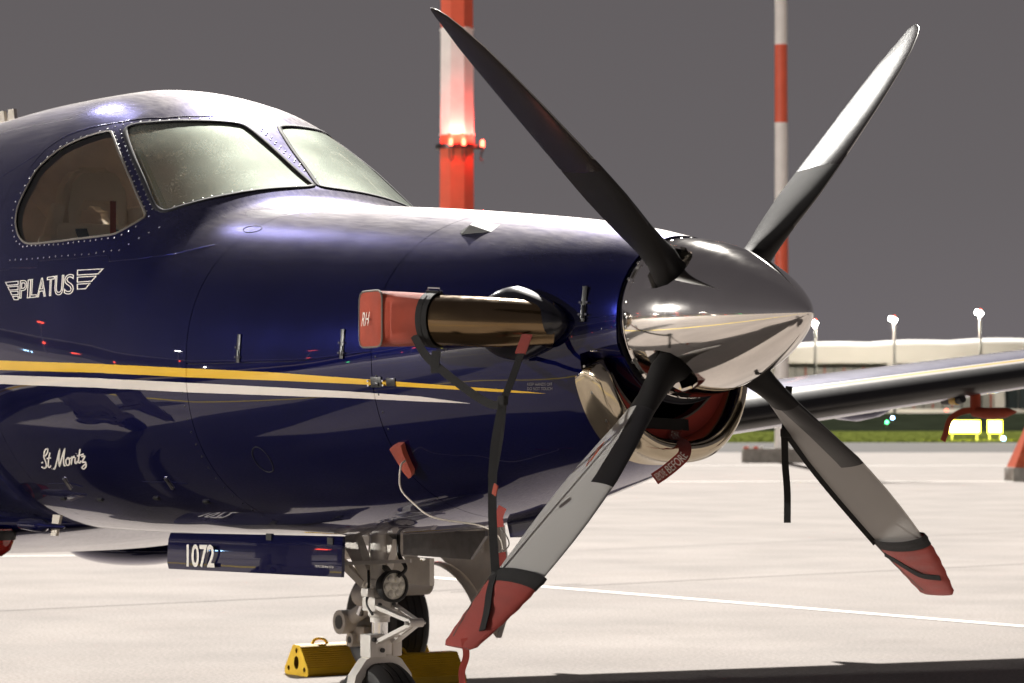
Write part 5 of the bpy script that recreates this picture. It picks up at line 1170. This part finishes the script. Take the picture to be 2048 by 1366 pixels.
mb.add(vs, [(0, 1, 5, 4), (1, 2, 6, 5), (2, 3, 7, 6), (3, 0, 4, 7), (4, 5, 6, 7)], ORNG); mb.build('hood', t)
for zi in range(8):
    mb = MB()
    for xi in range(12):
        f0 = (zi+.14)/8; f1 = (zi+.86)/8; xs_ = lambda f, g_: (-.78+.36*f)+(1.56-.72*f)*g_
        g0 = (xi+.1+(.5 if zi % 2 else 0))/12.5; g1 = g0+.064
        q = [Vector((xs_(f0, g0), -.555+.25*f0, .30+.86*f0)), Vector((xs_(f0, g1), -.555+.25*f0, .30+.86*f0)), Vector((xs_(f1, g1), -.555+.25*f1, .30+.86*f1)), Vector((xs_(f1, g0), -.555+.25*f1, .30+.86*f1))]
        mb.prism([Rz @ p for p in q], Rz @ Vector((0, -.02, .004)), MESHP)
    mb.build('mesh_row', t)
mb = MB(); mb.box(Rz @ Vector((-.40, -.3, 1.19)), (.10, .12, .07), MASTW, Rz, bev=.01); mb.build('white_cap', t)
# ---- taxiway signs and lights
def sign(s, wd_, label):
    t = local('taxiway_sign', B(200, s, .45), label, 'airfield sign', 'lit yellow taxiway signs'); mb = MB(); mb.box((0, 0, .42), (wd_, .25, .84), SIGNY, Rz, bev=.03); mb.build('sign_box', t)
    mb = MB(); q = Rz @ Vector((0, -.135, .42)); mb.box(q, (wd_-.22, .02, .62), SIGNW, Rz); mb.build('sign_face', t)
    for x in (-.4, .4): mb = MB(); q = Rz @ Vector((x*wd_, 0, -.22)); mb.cyl(q-Vector((0, 0, .26)), q+Vector((0, 0, .24)), .04, GALV, 8); mb.build('leg', t)
for s_ in (30.2, 32.4):
    ld = bpy.data.lights.new('sign_glow', 'POINT'); ld.energy = 420; ld.color = (1, .92, .10); ld.shadow_soft_size = .5
    lo_ = bpy.data.objects.new('sign_glow', ld); COL.objects.link(lo_); lo_.location = B(198.5, s_, 1.0)
sign(30.35, 2.1, 'wide glowing yellow taxiway sign on the grass verge'); sign(32.4, .95, 'narrow glowing yellow taxiway sign right of the wide one')
def taxi_light(d, s, z, m, r_, label):
    t = local('taxiway_light', B(d, s, z), label, 'taxiway light'); mb = MB(); mb.lathe((0, 0, .12), (0, 0, 1), [(0, r_), (r_, r_), (r_*1.8, r_*.6), (r_*2, 0)], m, 12); mb.build('lens', t, 60); mb = MB(); mb.cyl((0, 0, -.25), (0, 0, .12), r_*.7, GALV, 8); mb.build('stem', t)
taxi_light(330, 41.5, .85, LAMPG, .14, 'small green light in the dark below the far wing'); taxi_light(372, 47.5, 1.35, LAMPB, .15, 'tiny blue light just under the far wing edge'); taxi_light(185, 30.5, -.02, LAMPB, .10, 'bright blue light on the taxiway edge by the orange barrier'); taxi_light(330, 48.1, 2.2, LAMPR, .10, 'small red light above the wide yellow sign')
# ---- terminal
D = 462
t = local('terminal_building', B(D, 60, 2.36), 'long white floodlit hangar building with wavy roof across the airfield', 'building')
def bx(mb, s0, s1, d0, d1, z0, z1, m): mb.box(Rz @ Vector(((s0+s1)/2, (d0+d1)/2, (z0+z1)/2)), (s1-s0, d1-d0, z1-z0), m, Rz)
mb = MB(); bx(mb, -36, 130, 2, 60, 0, 8, WALLW); mb.build('main_wall', t)
mb = MB(); vs = []; N_ = 160
for j in range(N_+1):
    s = -36+166*j/N_; ph_ = (s+17.5)/12.6; zt = 10.3+.022*(s+36)+.22*abs(math.sin(ph_*math.pi))
    for d, z in ((-1.2, 7.75), (-1.2, zt-.75), (-.2, zt), (40, zt+.2)): vs.append(Rz @ Vector((s, d, z)))
mb.add(vs, [(j*4+q, j*4+q+1, j*4+5+q, j*4+4+q) for j in range(N_) for q in range(3)], WALLW); mb.build('wavy_fascia', t, 40)
for s in (-18, -1.2, 15.5, 32, 50): mb = MB(); bx(mb, s-.75, s+.75, -1.0, 1.9, 0, 7.8, WALLW); mb.build('column', t)
bd = []
for b0 in (-17.2, -.4):
    for k_ in range(10): bd.append((b0+1.5*k_, b0+1.5*k_+1.42))
for i, (a, b_) in enumerate(bd):
    mb = MB(); bx(mb, a, b_, 1.5+.1*(i % 2), 1.95+.1*(i % 2), .2, 7.4, DOORG); bx(mb, b_-.16, b_, 1.38, 1.49, .2, 7.4, REDTRIM if i % 2 else DARKM); mb.build('door_panel', t)
for k_ in range(12): mb = MB(); bx(mb, 16.3+2.6*k_, 18.7+2.6*k_, 1.6, 1.95, .2, 7.2, TEAL); mb.build('window', t)
mb = MB(); bx(mb, -36, 130, -14, -13.5, 0, .62, WALLW); mb.build('blast_wall', t)
mb = MB(); bx(mb, 70, 110, 70, 90, 8, 14.5, DARKM); mb.build('roof_plant', t)
def lamp_post(s, h, tilt, label):
    t = local('lamp_post', B(438, s, 2.36), label, 'lamp post', 'lit lamp posts in front of the terminal'); mb = MB(); mb.tube([(0, 0, 0), (0, 0, h)], [.28, .16], GALV, 12); mb.build('post', t, 50)
    mb = MB(); q = Rz @ Vector((-.25, -.2, h+.15)); mb.box(q, (1.0, .6, .5), LAMPW, Rz @ Matrix.Rotation(.4, 4, 'Y'), bev=.05); mb.build('floodlamp', t)
    mb = MB(); mb.lathe((0, 0, h+.4), (0, 0, 1), [(0, .12), (.2, .12), (.3, 0)], LAMPR, 12); mb.build('red_lamp', t, 60)
    ld = bpy.data.lights.new('lamp_light', 'POINT'); ld.energy = 3300; ld.color = (1, .90, .74); ld.shadow_soft_size = .5
    lo_ = bpy.data.objects.new('lamp_light', ld); COL.objects.link(lo_); lo_.parent = t; lo_.location = Rz @ Vector((-.6, 1.2, h-.3))
for k_, (px, py, lb) in enumerate(((1631, 648, 'lit lamp post nearest the spinner tip'), (1789, 641, 'lit lamp post midway between the spinner and the right edge'), (1961, 628, 'tallest lit lamp post near the right edge'), (1480, 640, 'lit lamp post hidden behind the spinner'))):
    if k_ < 3: lamp_post((px-1024)/5958.9*438, (840-py)/5958.9*438+1.33-2.36, 0, lb)
mb = MB(); rng = random.Random(5); vs = []
for j in range(81):
    s = -100+j*5; vs += [B(900, s, 2), B(900, s, 2+19.5+1.2*math.sin(j*.35)+1.0*rng.random())]
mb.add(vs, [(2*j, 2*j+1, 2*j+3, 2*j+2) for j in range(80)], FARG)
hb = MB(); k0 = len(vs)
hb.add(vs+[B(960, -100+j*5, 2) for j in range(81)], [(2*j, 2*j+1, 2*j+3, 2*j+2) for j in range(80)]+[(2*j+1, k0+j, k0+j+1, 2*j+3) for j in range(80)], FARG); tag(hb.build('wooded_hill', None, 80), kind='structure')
# lamp masts that carry the two apron floods
for L, nm in ((FLOOD_SIDE, 'side'), (FLOOD_REAR, 'rear')):
    p = L.location; t = local('apron_floodlight', (p.x, p.y, 0), 'tall apron floodlight mast standing %s the aeroplane' % ('beside' if nm == 'side' else 'behind the tail of'), 'light mast')
    mb = MB(); mb.tube([(0, 0, 0), (0, 0, p.z+1.2)], [.3, .18], GALV, 16); mb.build('post', t, 50)
    d = (AIM-p).normalized(); M_ = d.to_track_quat('-Y', 'Z').to_matrix()
    for k_ in range(3): mb = MB(); mb.box(Vector((0, 0, p.z))+M_ @ Vector(((k_-1)*1.1, .75, .0)), (.8, .3, .6), DARKM, M_, bev=.03); mb.box(Vector((0, 0, p.z))+M_ @ Vector(((k_-1)*1.1, .585, .0)), (.7, .02, .5), LAMPW, M_); mb.build('lamp_head', t)

# ---- the pier across the apron on the near side, mirrored in the paint and the spinner
def NB(a, d, z=0.): return Vector((-2+math.cos(R(a))*d, math.sin(R(a))*d, z))
t = local('pier_building', NB(-118, 175), 'long low pier building with lit windows across the apron behind the camera', 'building')
Q = Matrix.Rotation(R(-118+90), 4, 'Z'); WARMW = mat('lit_pier_window', (.5, .4, .3), .4, emit=(1, .78, .5), emit_s=2.6)
mb = MB(); mb.box((0, 0, 3.2), (260, 20, 6.4), DOORG, Q); mb.build('wall', t)
mb = MB(); mb.box((0, 0, 6.6), (262, 21, .4), WALLW, Q); mb.build('roof', t)
for k_ in range(40):
    mb = MB(); mb.box(Q @ Vector((-126+6.4*k_, -10.06, 3.0+.9*(k_ % 2))), (2.6+1.8*((k_*7) % 3)/2, .1, 1.3), WARMW, Q); mb.build('window', t)
for k_ in range(6):
    q = NB(-150+10*k_, 120+18*(k_ % 3)); t = local('apron_lamp_post', q, '%s lamp post with a %s head before the pier across the apron' % (('short', 'middling', 'tall')[k_ % 3], ('red', 'white')[k_ % 2]), 'lamp post', 'lamp posts along the pier'); hh = 8+3*(k_ % 3)
    mb = MB(); mb.tube([(0, 0, 0), (0, 0, hh)], [.2, .12], GALV, 10); mb.build('post', t, 50)
    mb = MB(); mb.box((0, 0, hh+.2), (1.2, 1.2, .4), LAMPW if k_ % 2 else LAMPR); mb.build('lamp', t)
    mb = MB(); mb.box((.4, 0, hh*.45), (.5, .5, .5), LAMPR, bev=.05); mb.build('red_lamp', t)

CL = [LAMPB, LAMPR, SIGNY, LAMPW, LAMPR, LAMPG, LAMPR, SIGNY]
for k_ in range(14):
    q = NB(-152+5.2*k_, 64+6*((k_*5) % 4)); t = local('ground_light', q, 'small apron ground light on a short stake on the near side of the aeroplane', 'ground light', 'small ground lights across the near apron'); hh = .5+.35*((k_*3) % 5)
    mb = MB(); mb.cyl((0, 0, 0), (0, 0, hh), .05, GALV, 8); mb.build('stake', t); mb = MB(); mb.lathe((0, 0, hh), (0, 0, 1), [(0, .12), (.15, .14), (.3, .1), (.34, 0)], CL[k_ % 8], 12); mb.build('lens', t, 60)
